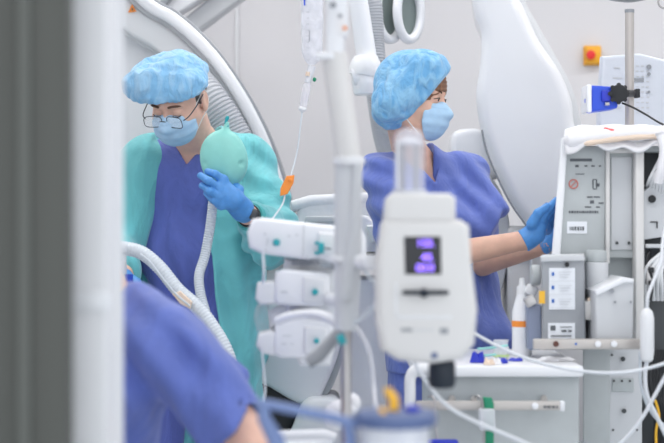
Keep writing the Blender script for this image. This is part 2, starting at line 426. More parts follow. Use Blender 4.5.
# second, farther beams at the top left
t = thing('ceiling_boom', P(210, -60, 6.1), 'diagonal grey and white ceiling boom arms behind the scanner arc', 'boom')
b = MB(); b.prism([P(x, y, 5.9) for x, y in ((250, -36), (292, -40), (196, 32), (177, 24))], .12, .01); b.build('grey_beam', 'lgrey', t)
b = MB(); b.prism([P(x, y, 5.82) for x, y in ((216, -30), (245, -30), (170, 18), (156, 6))], .12, .01); b.build('white_beam', 'white', t)
b = MB(); b.prism([P(x, y, 5.78) for x, y in ((190, -30), (197, -30), (150, 22), (143, 18))], .05, .004); b.build('thin_beam', 'mgrey', t)
b = MB(); b.cyl(P(230, -40, 5.9)+Vector((0, .05, 0)), Vector((P(230, -40, 5.9).x, 5.95, 3.1)), .06); b.build('mounting_post', 'white', t)
# corrugated hose inside the arc
b = MB(); hose(b, [P(180, 72, 5.16), P(192, 80, 5.12), P(208, 98, 5.06), P(228, 128, 5.05), (P(246, 166, 5.05)), P(254, 215, 5.10), P(256, 270, 5.28), P(258, 360, 5.34)], .058, .0118, .07, 22)
o = b.build('corrugated_hose', 'hose'); tag(o, 'thick grey corrugated hose curving down inside the white scanner arc', 'hose')

# flat lower end of the arm plus patient table
t = thing('detector_housing', (P(295, 0, 4.95).x, 5.05, 0), 'big white rounded detector housing with dark underside below the device modules', 'detector')
b = MB(); b.prism(outline([(243, 296), (262, 288), (345, 292), (346, 322), (338, 356), (326, 386), (314, 406), (296, 403), (270, 388), (252, 376), (238, 340)], 4.95, 4), .22, .02); b.build('shell', 'white', t)
b = MB(); b.prism([P(x, y, 4.99) for x, y in ((345, 305), (352, 312), (349, 345), (334, 384), (320, 408), (312, 407), (330, 372), (343, 330))], .16, .004); b.build('side_edge', 'cgrey', t)
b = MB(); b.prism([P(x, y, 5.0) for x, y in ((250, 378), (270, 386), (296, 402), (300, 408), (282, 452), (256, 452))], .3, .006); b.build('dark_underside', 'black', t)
b = MB(); b.prism([P(x, y, 4.9) for x, y in ((304, 398), (340, 398), (346, 470), (276, 470))], .3, .03); b.box((P(306, 0, 4.9).x, 5.05, .3), (.22, .3, .6), .03); b.build('floor_stand', 'white2', t)
t = thing('patient_table', (P(350, 0, 5).x, 5.35, 0), 'white draped patient table seen behind the stacked device modules', 'table')
b = MB(); b.prism(outline([(300, 206), (350, 197), (420, 200), (420, 262), (300, 264)], 4.975, 3), .55, .02); b.build('mattress', 'drape', t)
b = MB(); b.prism([P(x, y, 4.96) for x, y in ((306, 216), (336, 216), (338, 222), (304, 223))], .06, .004); b.build('side_rail', 'lgrey', t)
b = MB(); b.prism([P(x, y, 4.97) for x, y in ((290, 201), (310, 195), (372, 192), (372, 204), (310, 208), (290, 212))], .3, .02); b.build('folded_sheet', 'drape', t)
b = MB(); b.box((P(369, 0, 5.0).x, 5.16, .55), (.15, .30, 1.1), .03); b.build('column', 'white', t)

# ---------------------------------------------------------------- big white curved gantry, right
t = thing('scanner_gantry', (P(525, 0, 5.1).x, 5.3, 0), 'tall smooth white curved scanner gantry between the woman and the emergency switch', 'scanner')
b = MB(); b.prism(outline([(470, -90), (470, -20), (474, 12), (481, 32), (480, 62), (476, 92), (479, 120), (486, 146), (496, 172), (510, 200), (528, 226), (552, 250), (580, 262), (600, 230), (596, 170), (576, 128), (572, 100), (560, 70), (540, 40), (526, 10), (514, -20), (508, -90)], 5.0, 4), .34, .05, 5, (.10, 1, 0))
b.build('gantry_body', 'white', t)
b = MB(); b.prism(outline([(490, -90), (500, 20), (520, 90), (560, 200), (588, 170), (582, 120), (573, 86), (555, 52), (537, 20), (524, -10), (518, -90)], 5.3, 3), .1, .03, 4); b.build('side_shade_band', 'lgrey', t)  # grey band stands in for shade on the gantry's right side, no separate body
b = MB(); b.prism(outline([(470, 168), (490, 176), (503, 196), (510, 226), (508, 262), (500, 296), (486, 330), (468, 350), (462, 300), (468, 240)], 5.12, 4), .14, .03, 4); b.build('grey_ring', 'lgrey', t)
b = MB(); b.prism(outline([(452, 136), (470, 128), (484, 132), (492, 150), (500, 176), (480, 182), (456, 178)], 5.22, 4), .14, .03, 4); b.build('rear_bulge', 'white', t)
b = MB(); b.tube(spline([P(x, y, 4.99) for x, y in ((482, 130), (487, 152), (497, 176), (510, 202), (528, 228))], 8), .0035); b.build('seam_line', 'mgrey', t)
b = MB(); b.prism([P(x, y, 5.1) for x, y in ((508, 226), (600, 226), (600, 470), (508, 470))], .3, .02); b.box((P(554, 0, 5.1).x, 5.3, .25), (.4, .4, .5), .03); b.build('gantry_foot', 'white3', t)
b = MB(); b.box(P(531, 280, 5.09), (.008, .012, .36), .003); b.box(P(521, 244, 5.08), (.05, .02, .09), .008); b.build('access_cover', 'white2', t)

# ---------------------------------------------------------------- overhead: boom arm, hose, ring lamps
t = thing('boom_arm', P(360, -30, 5.0), 'white tubular support arm with bulky joint beside the ribbed hose', 'support arm')
b = MB(); b.tube([P(355, -60, 4.95), P(358, 0, 4.95), P(364, 40, 4.95), P(368, 66, 4.95)], [.030, .031, .032, .032], 20); b.build('arm_tube', 'white', t)
b = MB(); b.tube([P(366, 56, 4.93), P(366, 62, 4.93), P(365, 70, 4.93), P(364, 76, 4.93)], [.036, .046, .052, .05], 20); b.build('collar', 'white2', t)
b = MB(); b.cyl(P(352, 78, 4.93), P(378, 72, 4.93), .042, seg=26, bev=.01).cyl(P(365, 74, 4.93), P(366, 95, 4.93), .046, .04, seg=26, bev=.008); b.build('joint', 'white', t)
b = MB(); b.cyl(P(355, -58, 4.95), Vector((P(355, 0, 4.95).x, 4.95, 3.1)), .05); b.build('ceiling_post', 'white', t)
b = MB(); hose(b, [P(356, 2, 5.08), P(364, -4, 5.08), P(371, 6, 5.08), P(373, 40, 5.08), P(376, 80, 5.08), P(383, 130, 5.2), P(392, 170, 5.45), P(398, 230, 5.66), P(400, 330, 5.68)], .036, .0095, .07, 20)
tag(b.build('corrugated_hose', 'hose'), 'grey ribbed hose hanging behind the blue cap of the woman', 'hose')
t = thing('ring_lamp', P(395, -10, 5.3), 'row of three white open ring housings mounted up under the ceiling', 'lamp')
for (px, py, r) in ((371, 9, 32), (390, 10, 31), (409, 12, 29)):
    c = P(px, py, 5.25); rr = r*5.25/F
    b = MB(); pts = [c+Vector((rr*math.cos(a)*.42, .03*math.cos(a), rr*math.sin(a)*.95)) for a in np.linspace(0, 2*math.pi, 49)]
    b.tube(pts, .016, 12, False); b.build('lamp_ring', 'white', t)
    pts = [c+Vector((rr*.42*math.cos(a), .012+.03*math.cos(a), rr*.9*math.sin(a))) for a in np.linspace(0, 2*math.pi, 41)]
    MB().prism(pts[:-1], .03, .002).build('lamp_glass', 'ggrey', t)
b = MB(); b.cyl(P(366, -2, 5.33), P(424, 2, 5.33), .05, seg=24, bev=.012).cyl(P(395, -4, 5.33), Vector((P(395, 0, 5.33).x, 5.33, 3.1)), .035); b.build('mounting_bar', 'white', t)
# ---------------------------------------------------------------- people
def fold(p, c, dirv, fr, amp, sig):
    q = p-np.asarray(c, float); d = q@np.asarray(dirv, float)
    return amp*np.sin(d*fr+2*np.sin(q[:, 2]*9+q[:, 0]*5))*np.exp(-(q**2).sum(1)/sig**2)
def hand_sdf(p, wrist, pc, kn, mid, tip, thumb, r=.0095, wr=.026):
    d = cap(p, wrist, pc, wr, wr*.9)
    for k in kn: d = smin(d, cap(p, pc, k, wr*.62, r*1.15), .014)
    for i in range(3): d = smin(d, cap(p, kn[i], kn[i+1], r*1.1, r*1.1), .008)
    fg = None
    for k, m_, t_ in zip(kn, mid, tip):
        e = smin(cap(p, k, m_, r*1.05, r*.98), cap(p, m_, t_, r*.98, r*.82), .003)
        fg = e if fg is None else np.minimum(fg, e)
    d = smin(d, fg, .006)
    th = smin(cap(p, thumb[0], thumb[1], r*1.5, r*1.15), cap(p, thumb[1], thumb[2], r*1.15, r*.9), .004)
    return smin(d, th, .01)
def bbox(pts, m):
    a = np.array(pts); return a.min(0)-m, a.max(0)+m

# ===== the man
man = thing('person', (P(190, 0, 4.72).x, 4.74, 0), 'person in teal gown, cap, glasses and mask, head bowed, holding a green bag', 'person')
hc = N(178, 99, 4.56); HR = rot(-22, 34, 4)
S1, S2 = N(140, 163, 4.76), N(252, 163, 4.76); NB = N(197, 140, 4.78); HP = N(190, 335, 4.8)
EL, WR = N(274, 236, 4.62), N(243, 211, 4.36)
ER, WRR = N(118, 246, 4.70), N(124, 274, 4.46)
def torso(p, g=0., sq=1.5):
    q = p.copy(); q[:, 1] = (q[:, 1]-4.78)*sq+4.78
    w = V3(1, 0, 0)
    d = cap(q, S1+w*.03-V3(0, 0, .01), S2-w*.03-V3(0, 0, .01), .062+g, .062+g)
    d = smin(d, cap(q, NB-V3(.09, 0, .14), NB+V3(.09, 0, -.14), .125+g, .125+g), .06)
    d = smin(d, cap(q, NB-V3(.06, 0, .34), NB+V3(.06, 0, -.34), .125+g, .125+g), .08)
    d = smin(d, cap(q, HP-w*.07, HP+w*.07, .125+g, .125+g), .08)
    return smin(d, cap(q, NB+V3(0, 0, .0), NB-V3(0, 0, .07), .062+g*.5, .09+g), .05)
def body_m(p):
    d = head_sdf((p-hc)@HR)
    nk0 = hc+HR@V3(0, .03, -.05)
    d = smin(d, cap(p, nk0, NB-V3(0, 0, .02), .056, .060), .02)
    # tendon and collar bones
    d = smin(d, torso(p, -.012), .03)
    for a, b_, c_ in ((S2, EL, WR), (S1, ER, WRR)):
        d = smin(d, cap(p, a, b_, .052, .044), .03); d = smin(d, cap(p, b_, c_, .043, .027), .02)
    for s in (-1, 1):
        h0 = HP+V3(.09*s, 0, -.05); kn = np.array([h0[0]+.02*s, 4.76, .50]); an = np.array([h0[0]+.02*s, 4.82, .10])
        d = smin(d, cap(p, h0, kn, .085, .055), .04); d = smin(d, cap(p, kn, an, .055, .036), .02)
    return d
sdf_obj('body', body_m, (-.78, 4.25, .05), (-.06, 5.0, 1.80), .0042, 'skin', man,
        fine=[[(-.57, -.33)], [(4.40, 4.72)], [(1.42, 1.78)]])
def pants(p, HP_, yc, g=.02, ank=.09):
    d = None
    for s in (-1, 1):
        h0 = HP_+V3(.085*s, 0, -.02); kn = np.array([h0[0]+.03*s, yc, .5]); an = np.array([h0[0]+.03*s, yc+.04, ank])
        e = smin(cap(p, h0, kn, .105, .08), cap(p, kn, an, .08, .075), .03)
        d = e if d is None else smin(d, e, .03)
    d = smin(d, ell(p, HP_+V3(0, 0, .02), (.15, .11, .08)), .05)
    return d+.004*wob(p, 30)
# scrubs
def scrub_m(p):
    d = smin(torso(p, .006), pants(p, HP, 4.78)-.006, .05)
    d = smin(d, cap(p, HP-V3(.07, 0, 0), HP-V3(.07, 0, .12), .13, .13), .05) if False else d
    d = d+.004*wob(p, 26, 1)*.6+.009*np.sin(p[:, 0]*70+3*np.sin(p[:, 2]*5))*np.clip((1.45-p[:, 2])*3, 0, 1)
    # neck opening with a V
    vx, vz = P(185, 164, 4.65).x, P(185, 164, 4.65).z
    w = np.abs(p[:, 0]-vx-.0*(p[:, 2]-vz)-(p[:, 2]-vz)*.12)-(p[:, 2]-vz)*.72
    d = smax(d, -np.maximum(w, p[:, 1]-4.80), .006)
    d = np.maximum(d, -cap(p, NB-V3(0, 0, .04), NB+V3(0, -.08, .16), .068, .075))
    return np.maximum(d, P(190, 345, 4.7).z-p[:, 2])
sdf_obj('scrub_top', scrub_m, (-.72, 4.5, .85), (-.12, 5.02, 1.62), .006, 'scrub', man)
sdf_obj('trousers', lambda p: pants(p, HP, 4.78), (-.78, 4.6, .0), (-.1, 5.0, 1.12), .012, 'scrub', man)
for s in (-1, 1):
    b = MB(); x = HP[0]+.115*s; b.tube(spline([(x, 4.90, .05), (x, 4.82, .055), (x, 4.72, .045), (x, 4.62, .035)], 5), [.03, .042, .044, .046, .046, .046, .046, .046, .046, .045, .044, .043, .042, .04, .036, .02][:16], 14)
    b.build('shoe', 'white2', man)
# gown
gl = lambda z: np.interp(z, [P(0, 290, 4.65).z, P(0, 200, 4.65).z, P(0, 140, 4.65).z, 1.60], [P(131, 0, 4.65).x, P(135, 0, 4.65).x, P(146, 0, 4.65).x, P(160, 0, 4.65).x])
gr = lambda z: np.interp(z, [.5, P(0, 350, 4.62).z, P(0, 280, 4.62).z, P(0, 200, 4.62).z, P(0, 150, 4.62).z, P(0, 122, 4.66).z, 1.7], [P(232, 0, 4.6).x, P(223, 0, 4.6).x, P(214, 0, 4.6).x, P(206, 0, 4.6).x, P(207, 0, 4.6).x, P(214, 0, 4.6).x, P(214, 0, 4.6).x])
def gown(p):
    d = torso(p, .026, 1.35)
    q = p.copy(); q[:, 1] = (q[:, 1]-4.80)*1.25+4.80
    d = smin(d, cap(q, V3(-.49, 4.80, 1.20), V3(-.52, 4.80, .45), .16, .20), .06)
    d = smin(d, cap(q, V3(-.36, 4.80, 1.20), V3(-.355, 4.80, .45), .145, .155), .06)
    d = smax(d, -np.maximum(np.maximum(gl(p[:, 2])-p[:, 0], p[:, 0]-gr(p[:, 2])), p[:, 1]-4.79), .008)
    nk = cap(p, NB-V3(0, 0, .03), NB+V3(0, -.06, .16), .070, .085)
    sl = smin(cap(p, S2-V3(.02, 0, 0), EL, .078, .072), cap(p, EL, EL+(WR-EL)*.66, .070, .052), .03)
    sl = smin(sl, cap(p, S1+V3(.02, 0, 0), ER, .076, .075), .03); sl = smin(sl, cap(p, ER, ER+(WRR-ER)*.8, .07, .055), .03)
    d = smin(d, sl, .03)
    # hanging sleeve fullness
    d = smin(d, cap(p, (S2+EL)/2+V3(.01, .02, -.02), EL+V3(-.01, -.02, -.02), .075, .074), .03)
    d = d+fold(p, (S2+EL)/2, V3(.5, 0, 1), 55, .010, .16)+fold(p, EL, V3(-.4, .4, 1), 80, .010, .12)+fold(p, S2, V3(1, 0, .5), 60, .006, .12)
    d = d+.008*np.sin(p[:, 0]*75+2.5*np.sin(p[:, 2]*6)+p[:, 1]*20)*np.clip((1.36-p[:, 2])*4, 0, 1)+.0025*wob(p, 35, 2)
    d = np.maximum(d, -nk)
    return np.maximum(d, .47-p[:, 2])
sdf_obj('surgical_gown', gown, (-.86, 4.38, .44), (-.0, 5.06, 1.63), .0062, 'gown', man)
# hem seam on right panel, knitted cuff, watch
dv = (WR-EL)/np.linalg.norm(WR-EL)
a_ = EL+(WR-EL)*.66; b_ = EL+(WR-EL)*.80
MB().tube([a_, (a_+b_)/2, b_], [.050, .045, .039], 24).build('cuff', 'gownc', man)
wc = WR-dv*.052
wt = MB(); wt.tube([Vector(wc-dv*.011), Vector(wc-dv*.009), Vector(wc+dv*.009), Vector(wc+dv*.011)], [.030, .0335, .0335, .030], 28).build('watch_strap', 'black', man)
MB().ico(N(253, 214, 4.335), (.014, .012, .016)).build('watch_case', 'dgrey', man)
# gloved hand
kn = [N(223, 180, 4.285), N(218.5, 188.5, 4.275), N(218, 197, 4.275), N(221, 205, 4.285)]
mi = [N(215, 174, 4.27), N(209, 181, 4.255), N(209.5, 191, 4.255), N(213.5, 200, 4.27)]
ti = [N(207.5, 171.5, 4.285), N(200.5, 175.5, 4.275), N(202, 185.5, 4.275), N(206.5, 193.5, 4.285)]
th = [N(238, 190, 4.33), N(228, 182, 4.36), N(218, 178, 4.37)]
pc = N(233, 200, 4.30)
f_ = lambda p: smin(smin(hand_sdf(p, WR-V3(.004, 0, -.002), pc, kn, mi, ti, th, .0112, .031), cap(p, N(243, 209, 4.34), N(228, 194, 4.295), .031, .026), .012), cap(p, WR-dv*.008, WR+dv*.01, .031, .030), .004)+.0008*wob(p, 160)
lo, hi = bbox(kn+mi+ti+th+[WR], .05); sdf_obj('glove', f_, lo, hi, .0022, 'glove', man)
# right hand mostly behind the frame
f_ = lambda p: hand_sdf(p, WRR, WRR+V3(.0, -.05, -.03), [WRR+V3(x, -.09, -.045) for x in (.025, .008, -.01, -.026)], [WRR+V3(x, -.11, -.075) for x in (.025, .008, -.01, -.026)], [WRR+V3(x, -.10, -.105) for x in (.022, .007, -.009, -.022)], [WRR+V3(.02, -.03, -.01), WRR+V3(.045, -.06, -.02), WRR+V3(.045, -.085, -.03)])
lo, hi = WRR-.17, WRR+.09; sdf_obj('glove', f_, lo, hi, .004, 'glove', man)

T_ = lambda R, c: (R, c)
def loc(R, c): return lambda x, y, z: Vector(R@V3(x, y, z)+c)
L = loc(HR, hc)
sdf_obj('face_mask', mask_sdf, (-.08, -.14, -.14), (.08, .0, .03), .0027, 'mask', man, T=T_(HR, hc))
MB().tube(spline([L(.058, -.048, -.02), L(.068, -.02, .0), L(.080, .012, .026), L(.084, .026, .01)], 6), .0016, 8).build('mask_loop', 'strap', man)
MB().tube(spline([L(.050, -.046, -.098), L(.068, -.015, -.06), L(.080, .012, -.038), L(.084, .028, -.01)], 6), .0016, 8).build('mask_loop', 'strap', man)
MB().tube(spline([L(-.058, -.048, -.02), L(-.068, -.02, .0), L(-.080, .012, .026)], 6), .0016, 8).build('mask_loop', 'strap', man)
# glasses
g = MB()
for s in (-1, 1):
    pts = [L(s*(.034+.026*math.copysign(abs(math.cos(a))**.6, math.cos(a))), -.117+.010*abs(math.cos(a)-1)*.5, -.012+.018*math.copysign(abs(math.sin(a))**.6, math.sin(a))) for a in (np.linspace(0, 2*math.pi, 37) if s > 0 else np.pi-np.linspace(0, 2*math.pi, 37))]
    g.tube(pts, .0011, 8, False)
    g.tube(spline([L(s*.060, -.105, -.008), L(s*.073, -.09, -.002), L(s*.079, -.04, .006), L(s*.082, .01, .018)], 6), .0016, 8)
    MB().prism([p_ for p_ in pts[:-1]], .0008, dirv=tuple(HR@V3(0, 1, 0))).build('lens', 'glass', man)
g.tube(spline([L(-.009, -.117, -.008), L(0, -.122, -.004), L(.009, -.117, -.008)], 5), .0014, 8); g.build('glasses_frame', 'frame', man)
for s in (-1, 1):
    MB().tube(spline([L(s*.014, -.096, .026), L(s*.030, -.093, .029), L(s*.048, -.078, .023)], 6), [.002]+[.0034]*9+[.0026, .0016, .0008], 8).build('eyebrow', 'brow', man)
    MB().tube(spline([L(s*.018, -.0865, -.006), L(s*.031, -.0905, -.009), L(s*.044, -.083, -.005)], 5), .0013, 6).build('eyelashes', 'lash', man)
# sideburn hair
sdf_obj('hair', lambda q: smax(ell(q, (0, .02, .03), (.0785, .098, .088)), np.maximum(-.022-q[:, 1], -.045-q[:, 2]), .004), (-.09, -.1, -.08), (.09, .13, .13), .004, 'hairg', man, T=T_(HR, hc))
# bouffant cap
def ridges(q, fr, ph=0):
    # sharp crinkles radiating from the crown
    return np.abs(np.sin(fr*np.arctan2(q[:, 0], q[:, 1])+2.5*np.sin(q[:, 2]*30+ph)+ph))
cc = hc+HR@V3(-.004, .012, .058)
def cap_m(p):
    q = (p-hc)@HR
    d = ell(q, (-.020, .02, .050), (.110, .122, .078))
    d = smin(d, ell(p, N(146, 84, 4.50), (.062, .07, .052)), .05)
    d = smin(d, ell(p, N(188, 86, 4.52), (.056, .07, .048)), .04)
    d = d-.0035*(ridges(q-V3(0, 0, .05), 17)-.5)*np.clip(1-(q[:, 2]-.045)*14, 0, 1)+.006*wob(p, 48, 1)+.004*wob(p, 110, 2)
    d = np.minimum(d, ell(q, (0, .018, .037), (.083, .104, .098)))
    n_ = V3(.13, -.20, 1.0); n_ /= np.linalg.norm(n_)
    cut = (q-V3(0, -.09, .040))@n_
    return smax(d, -cut, .012)
M['cap'] = cloth('bouffant_cap_nonwoven', rgb(138, 196, 238), 26, .012, .05, rgb(162, 206, 238), .003, 1.2)
sdf_obj('bouffant_cap', cap_m, hc-V3(.2, .2, .14), hc+V3(.16, .2, .22), .0036, 'cap', man)

# ===== the green reservoir bag and its hose
t = thing('reservoir_bag', P(222, 155, 4.33), 'mint green rubber breathing bag held up in the gloved hand of the man', 'breathing bag')
bc = N(223, 156, 4.345)
def bag(p):
    q = p-bc
    d = ell(q, (0, 0, 0), (.064, .040, .073)); d = smin(d, ell(q, (.01, 0, -.03), (.052, .038, .055)), .03)
    for s in (-1, 1):
        for zz in (.030, -.022): d = smax(d, -cap(p, bc+V3(s*.052, -.030, zz), bc+V3(s*.075, -.030, zz+.002), .0045, .008), .010)
    d = smin(d, cap(p, bc+V3(.006, 0, .064), bc+V3(.011, 0, .090), .010, .006), .014)
    return d
sdf_obj('bag_bladder', bag, bc-V3(.1, .07, .11), bc+V3(.1, .07, .13), .0033, 'bag', t)
b = MB(); b.tube(spline([P(227, 127, 4.345), P(226, 122, 4.345), P(228, 116, 4.345)], 5), [.008, .007, .006, .005, .005, .004, .004, .005, .006, .005, .003][:11], 10); b.build('hanging_tab', 'teal', t)
b = MB(); hose(b, [P(214, 192, 4.36), P(212.5, 207, 4.36), P(210, 228, 4.36), P(205, 255, 4.36), P(199, 276, 4.34), P(201, 296, 4.32), P(207, 318, 4.3), P(213, 350, 4.3)], .0135, .0072, .11, 16)
tag(b.build('breathing_hose', 'hosew'), 'thin white corrugated hose hanging from the green bag', 'hose')
b = MB(); hose(b, [P(96, 246, 4.25), P(122, 248, 4.22), P(142, 253, 4.2), P(160, 268, 4.18), P(178, 290, 4.16), P(196, 306, 4.14), P(212, 326, 4.12), P(228, 356, 4.1), P(238, 400, 4.1)], .0185, .009, .08, 16)
tag(b.build('breathing_hose', 'hosew'), 'thicker white corrugated hose sweeping down in front of the blue scrubs of the man', 'hose')
t = thing('hose_connector', P(123, 272, 4.28), 'white tube connector with blue cap below the thick breathing hose', 'connector')
b = MB(); b.cyl(P(118, 268, 4.28), P(126, 268, 4.28), .022, seg=20, bev=.004).cyl(P(122, 262, 4.28), P(122, 250, 4.28), .012, seg=16).cyl(P(122, 274, 4.28), P(122, 282, 4.28), .012); b.build('connector_body', 'clearw', t)
b = MB(); b.cyl(P(129, 274, 4.27), P(129, 284, 4.27), .011, seg=16, bev=.003); b.build('blue_cap', 'blue', t)
b = MB(); b.prism([P(x, y, 4.1) for x, y in ((172, 294), (180, 291), (192, 302), (190, 309), (180, 304))], .02, .004); tag(b.build('tube_clip', 'tan'), 'tan clip on the thick white breathing hose', 'clip')
b = MB(); b.tube(spline([P(140, 254, 4.1), P(150, 262, 4.1), P(164, 280, 4.1), P(176, 294, 4.1), P(190, 306, 4.1)], 6), .0028, 8); tag(b.build('sampling_line', 'hosew'), 'thin clear sampling line running along the thick breathing hose', 'tube')

# ===== the woman
wom = thing('person', (P(430, 0, 4.6).x, 4.66, 0), 'person in blue scrubs, blue bouffant cap and mask in profile, reaching right in blue gloves', 'person')
hw = N(413, 98, 4.52); WRt = rot(68, 8, 0)
NW = N(412, 156, 4.62); A1, A2 = N(386, 182, 4.50), N(466, 176, 4.74); HW = N(452, 350, 4.62)
E1, W1 = N(440, 257, 4.36), N(525, 240, 4.30); E2, W2 = N(482, 262, 4.60), N(545, 245, 4.46)
RW = rot(32, 0)[:, :]
def torsow(p, g=0.):
    c0 = V3(NW[0]+.02, 4.63, 0); q = p.copy(); q[:, 0] -= np.clip(1.42-p[:, 2], 0, .6)*.215; q = (q-c0)@RW; q[:, 1] *= 1.42
    c1 = lambda x, z: V3(x, 0, z)
    d = cap(q, c1(-.125, 1.415), c1(.125, 1.415), .062+g, .062+g)
    d = smin(d, cap(q, c1(-.065, 1.30), c1(.065, 1.30), .118+g, .118+g), .05)
    d = smin(d, ell(q, (-.06, -.10, 1.26), (.075+g, .085+g, .075+g)), .04); d = smin(d, ell(q, (.06, -.10, 1.26), (.075+g, .085+g, .075+g)), .04)
    d = smin(d, cap(q, c1(-.06, 1.12), c1(.06, 1.12), .122+g, .122+g), .08)
    d = smin(d, cap(q, c1(-.065, .93), c1(.065, .93), .122+g, .122+g), .08)
    return smin(d, cap(q, c1(0, 1.40), c1(0, 1.46), .09+g, .06+g*.5), .05)
def body_w(p):
    q = (p-hw)@WRt
    d = head_sdf(q, True)
    d = smin(d, cap(p, hw+WRt@V3(0, .03, -.05), NW-V3(0, 0, .02), .048, .052), .02)
    d = smin(d, torsow(p, -.026), .03)
    for a, b_, c_ in ((A1, E1, W1), (A2, E2, W2)):
        d = smin(d, cap(p, a, b_, .040, .036), .02); d = smin(d, cap(p, b_, c_, .040, .026), .015)
    d = smin(d, cap(p, W1, W1+V3(.04, -.0, .03), .025, .02), .01)
    for s in (-1, 1):
        h0 = HW+V3(.085*s, 0, -.05); k_ = np.array([h0[0]+.03*s, 4.62, .50]); an = np.array([h0[0]+.03*s, 4.66, .10])
        d = smin(d, cap(p, h0, k_, .08, .05), .04); d = smin(d, cap(p, k_, an, .05, .034), .02)
    return d
sdf_obj('body', body_w, (.0, 4.2, .05), (.78, 4.95, 1.80), .0042, 'skin2', wom,
        fine=[[(.14, .40), (.40, .60)], [(4.36, 4.64)], [(1.38, 1.76), (1.14, 1.25)]])
def scrub_w(p):
    d = smin(torsow(p, .012), pants(p, HW, 4.62)-.010, .06)
    # loose short sleeves
    q0 = (E1-A1)/np.linalg.norm(E1-A1); q1 = (E2-A2)/np.linalg.norm(E2-A2)
    s1 = smax(cap(p, A1-q0*.01, A1+q0*.24, .066, .088), (p-(A1+q0*.215))@q0, .008)
    hem2 = V3(.35, -.1, -1); hem2 /= np.linalg.norm(hem2)
    s2 = smax(cap(p, A2-q1*.01, N(487, 226, 4.62), .062, .074), (p-N(498, 224, 4.6))@V3(.87, -.15, -.47), .006)
    s2 = smin(s2, cap(p, A2+V3(.02, -.02, -.04), N(502, 213, 4.62), .04, .010), .02)
    s1 = np.maximum(s1, -cap(p, A1+q0*.10, A1+q0*.4, .045, .082))
    d = smin(d, s1, .03); d = smin(d, s2, .03); d = smin(d, cap(p, A2, A2+(E2-A2)*.6, .072, .066), .02)
    d = d+fold(p, A2+V3(.02, -.05, -.08), V3(1, .3, .6), 62, .011, .15)+fold(p, N(440, 230, 4.45), V3(.6, 0, 1), 45, .010, .2)+fold(p, A1, V3(.3, 0, 1), 70, .011, .14)
    d = d+.005*np.sin(p[:, 0]*60+2.5*np.sin(p[:, 2]*6))*np.clip((1.2-p[:, 2])*5, 0, 1)+.002*wob(p, 40, 2)
    v = N(438, 182, 4.45); w = np.abs((p[:, 0]-v[0])+(p[:, 2]-v[2])*.32)-(p[:, 2]-v[2])*.60
    d = smax(d, -np.maximum(w, p[:, 1]-4.60), .005)
    d = np.maximum(d, -cap(p, NW-V3(0, 0, .05), NW+V3(0, 0, .12), .062, .066))
    return np.maximum(d, .84-p[:, 2])
sdf_obj('scrub_top', scrub_w, (.02, 4.3, .82), (.70, 4.98, 1.56), .0055, 'scrub2', wom)
def pantw(p): return pants(p, HW, 4.62, 0)
sdf_obj('trousers', pantw, (.02, 4.4, .0), (.72, 4.95, 1.05), .012, 'scrub2', wom)
for s in (-1, 1):
    x = HW[0]+.115*s; b = MB(); b.tube(spline([(x, 4.78, .05), (x, 4.70, .055), (x, 4.60, .045), (x, 4.50, .035)], 5), [.03, .04, .042, .044, .044, .044, .044, .044, .044, .043, .042, .041, .04, .038, .034, .02], 14); b.build('shoe', 'white2', wom)
# gloves
kn = [N(541, 219, 4.285), N(543, 222, 4.305), N(545, 226, 4.325), N(547, 230, 4.345)]
mi = [N(548, 209, 4.285), N(550, 212, 4.305), N(552, 217, 4.33), N(553, 222, 4.35)]
ti = [N(556, 200, 4.30), N(557, 204, 4.32), N(558, 209, 4.34), N(558, 215, 4.36)]
th = [N(532, 224, 4.275), N(538, 213, 4.265), N(547, 206, 4.27)]
pw = N(536, 230, 4.30)
wd = N(560, 218, 4.3)-N(500, 250, 4.3); wd /= np.linalg.norm(wd)
f_ = lambda p: smin(hand_sdf(p, W1+wd*.01, pw, kn, mi, ti, th, .0105, .029), smax(cap(p, W1-wd*.02, W1+wd*.03, .033, .029), -(p-(W1-wd*.006))@wd, .002), .006)+.0007*wob(p, 160)
lo, hi = bbox(kn+mi+ti+th+[W1], .05); sdf_obj('glove', f_, lo, hi, .0022, 'glove', wom)
k2 = [W2+V3(.045, -.01+.016*i, .03-.006*i) for i in range(4)]; m2 = [k+V3(.022, 0, .025) for k in k2]; t2 = [k+V3(.015, 0, .022) for k in m2]
f_ = lambda p: hand_sdf(p, W2, W2+V3(.02, 0, .012), k2, m2, t2, [W2+V3(.01, -.01, .02), W2+V3(.02, -.02, .04), W2+V3(.04, -.02, .055)])
lo, hi = W2-.06, W2+.14; sdf_obj('glove', f_, lo, hi, .003, 'glove', wom)
L = loc(WRt, hw)
sdf_obj('face_mask', lambda q: mask_sdf(q, .056), (-.08, -.14, -.14), (.08, .0, .03), .0027, 'mask', wom, T=T_(WRt, hw))
b = MB()
for s in (-1, 1):
    MB().tube(spline([L(s*.060, -.050, -.016), L(s*.070, -.02, .002), L(s*.084, .014, .028)], 6), .0016, 8).build('mask_loop', 'strap', wom)
    MB().tube(spline([L(s*.052, -.052, -.104), L(s*.068, -.015, -.065), L(s*.084, .016, -.030)], 6), .0016, 8).build('mask_loop', 'strap', wom)
for s in (-1, 1):
    MB().tube(spline([L(s*.016, -.090, .022), L(s*.031, -.0845, .029), L(s*.047, -.073, .025)], 6), [.0015]+[.003]*9+[.0022, .0016, .0008], 8).build('eyebrow', 'brow', wom)
    MB().ico(L(s*.031, -.0795, .002), .0092).build('eyeball', 'eyew', wom)
    MB().ico(L(s*.031, -.0852, .0015), (.0048, .0048, .0048)).build('iris', 'iris', wom)
    MB().tube(spline([L(s*.018, -.0845, .003), L(s*.031, -.0900, .0075), L(s*.045, -.079, .003)], 5), .0015, 6).build('eyelashes', 'lash', wom)
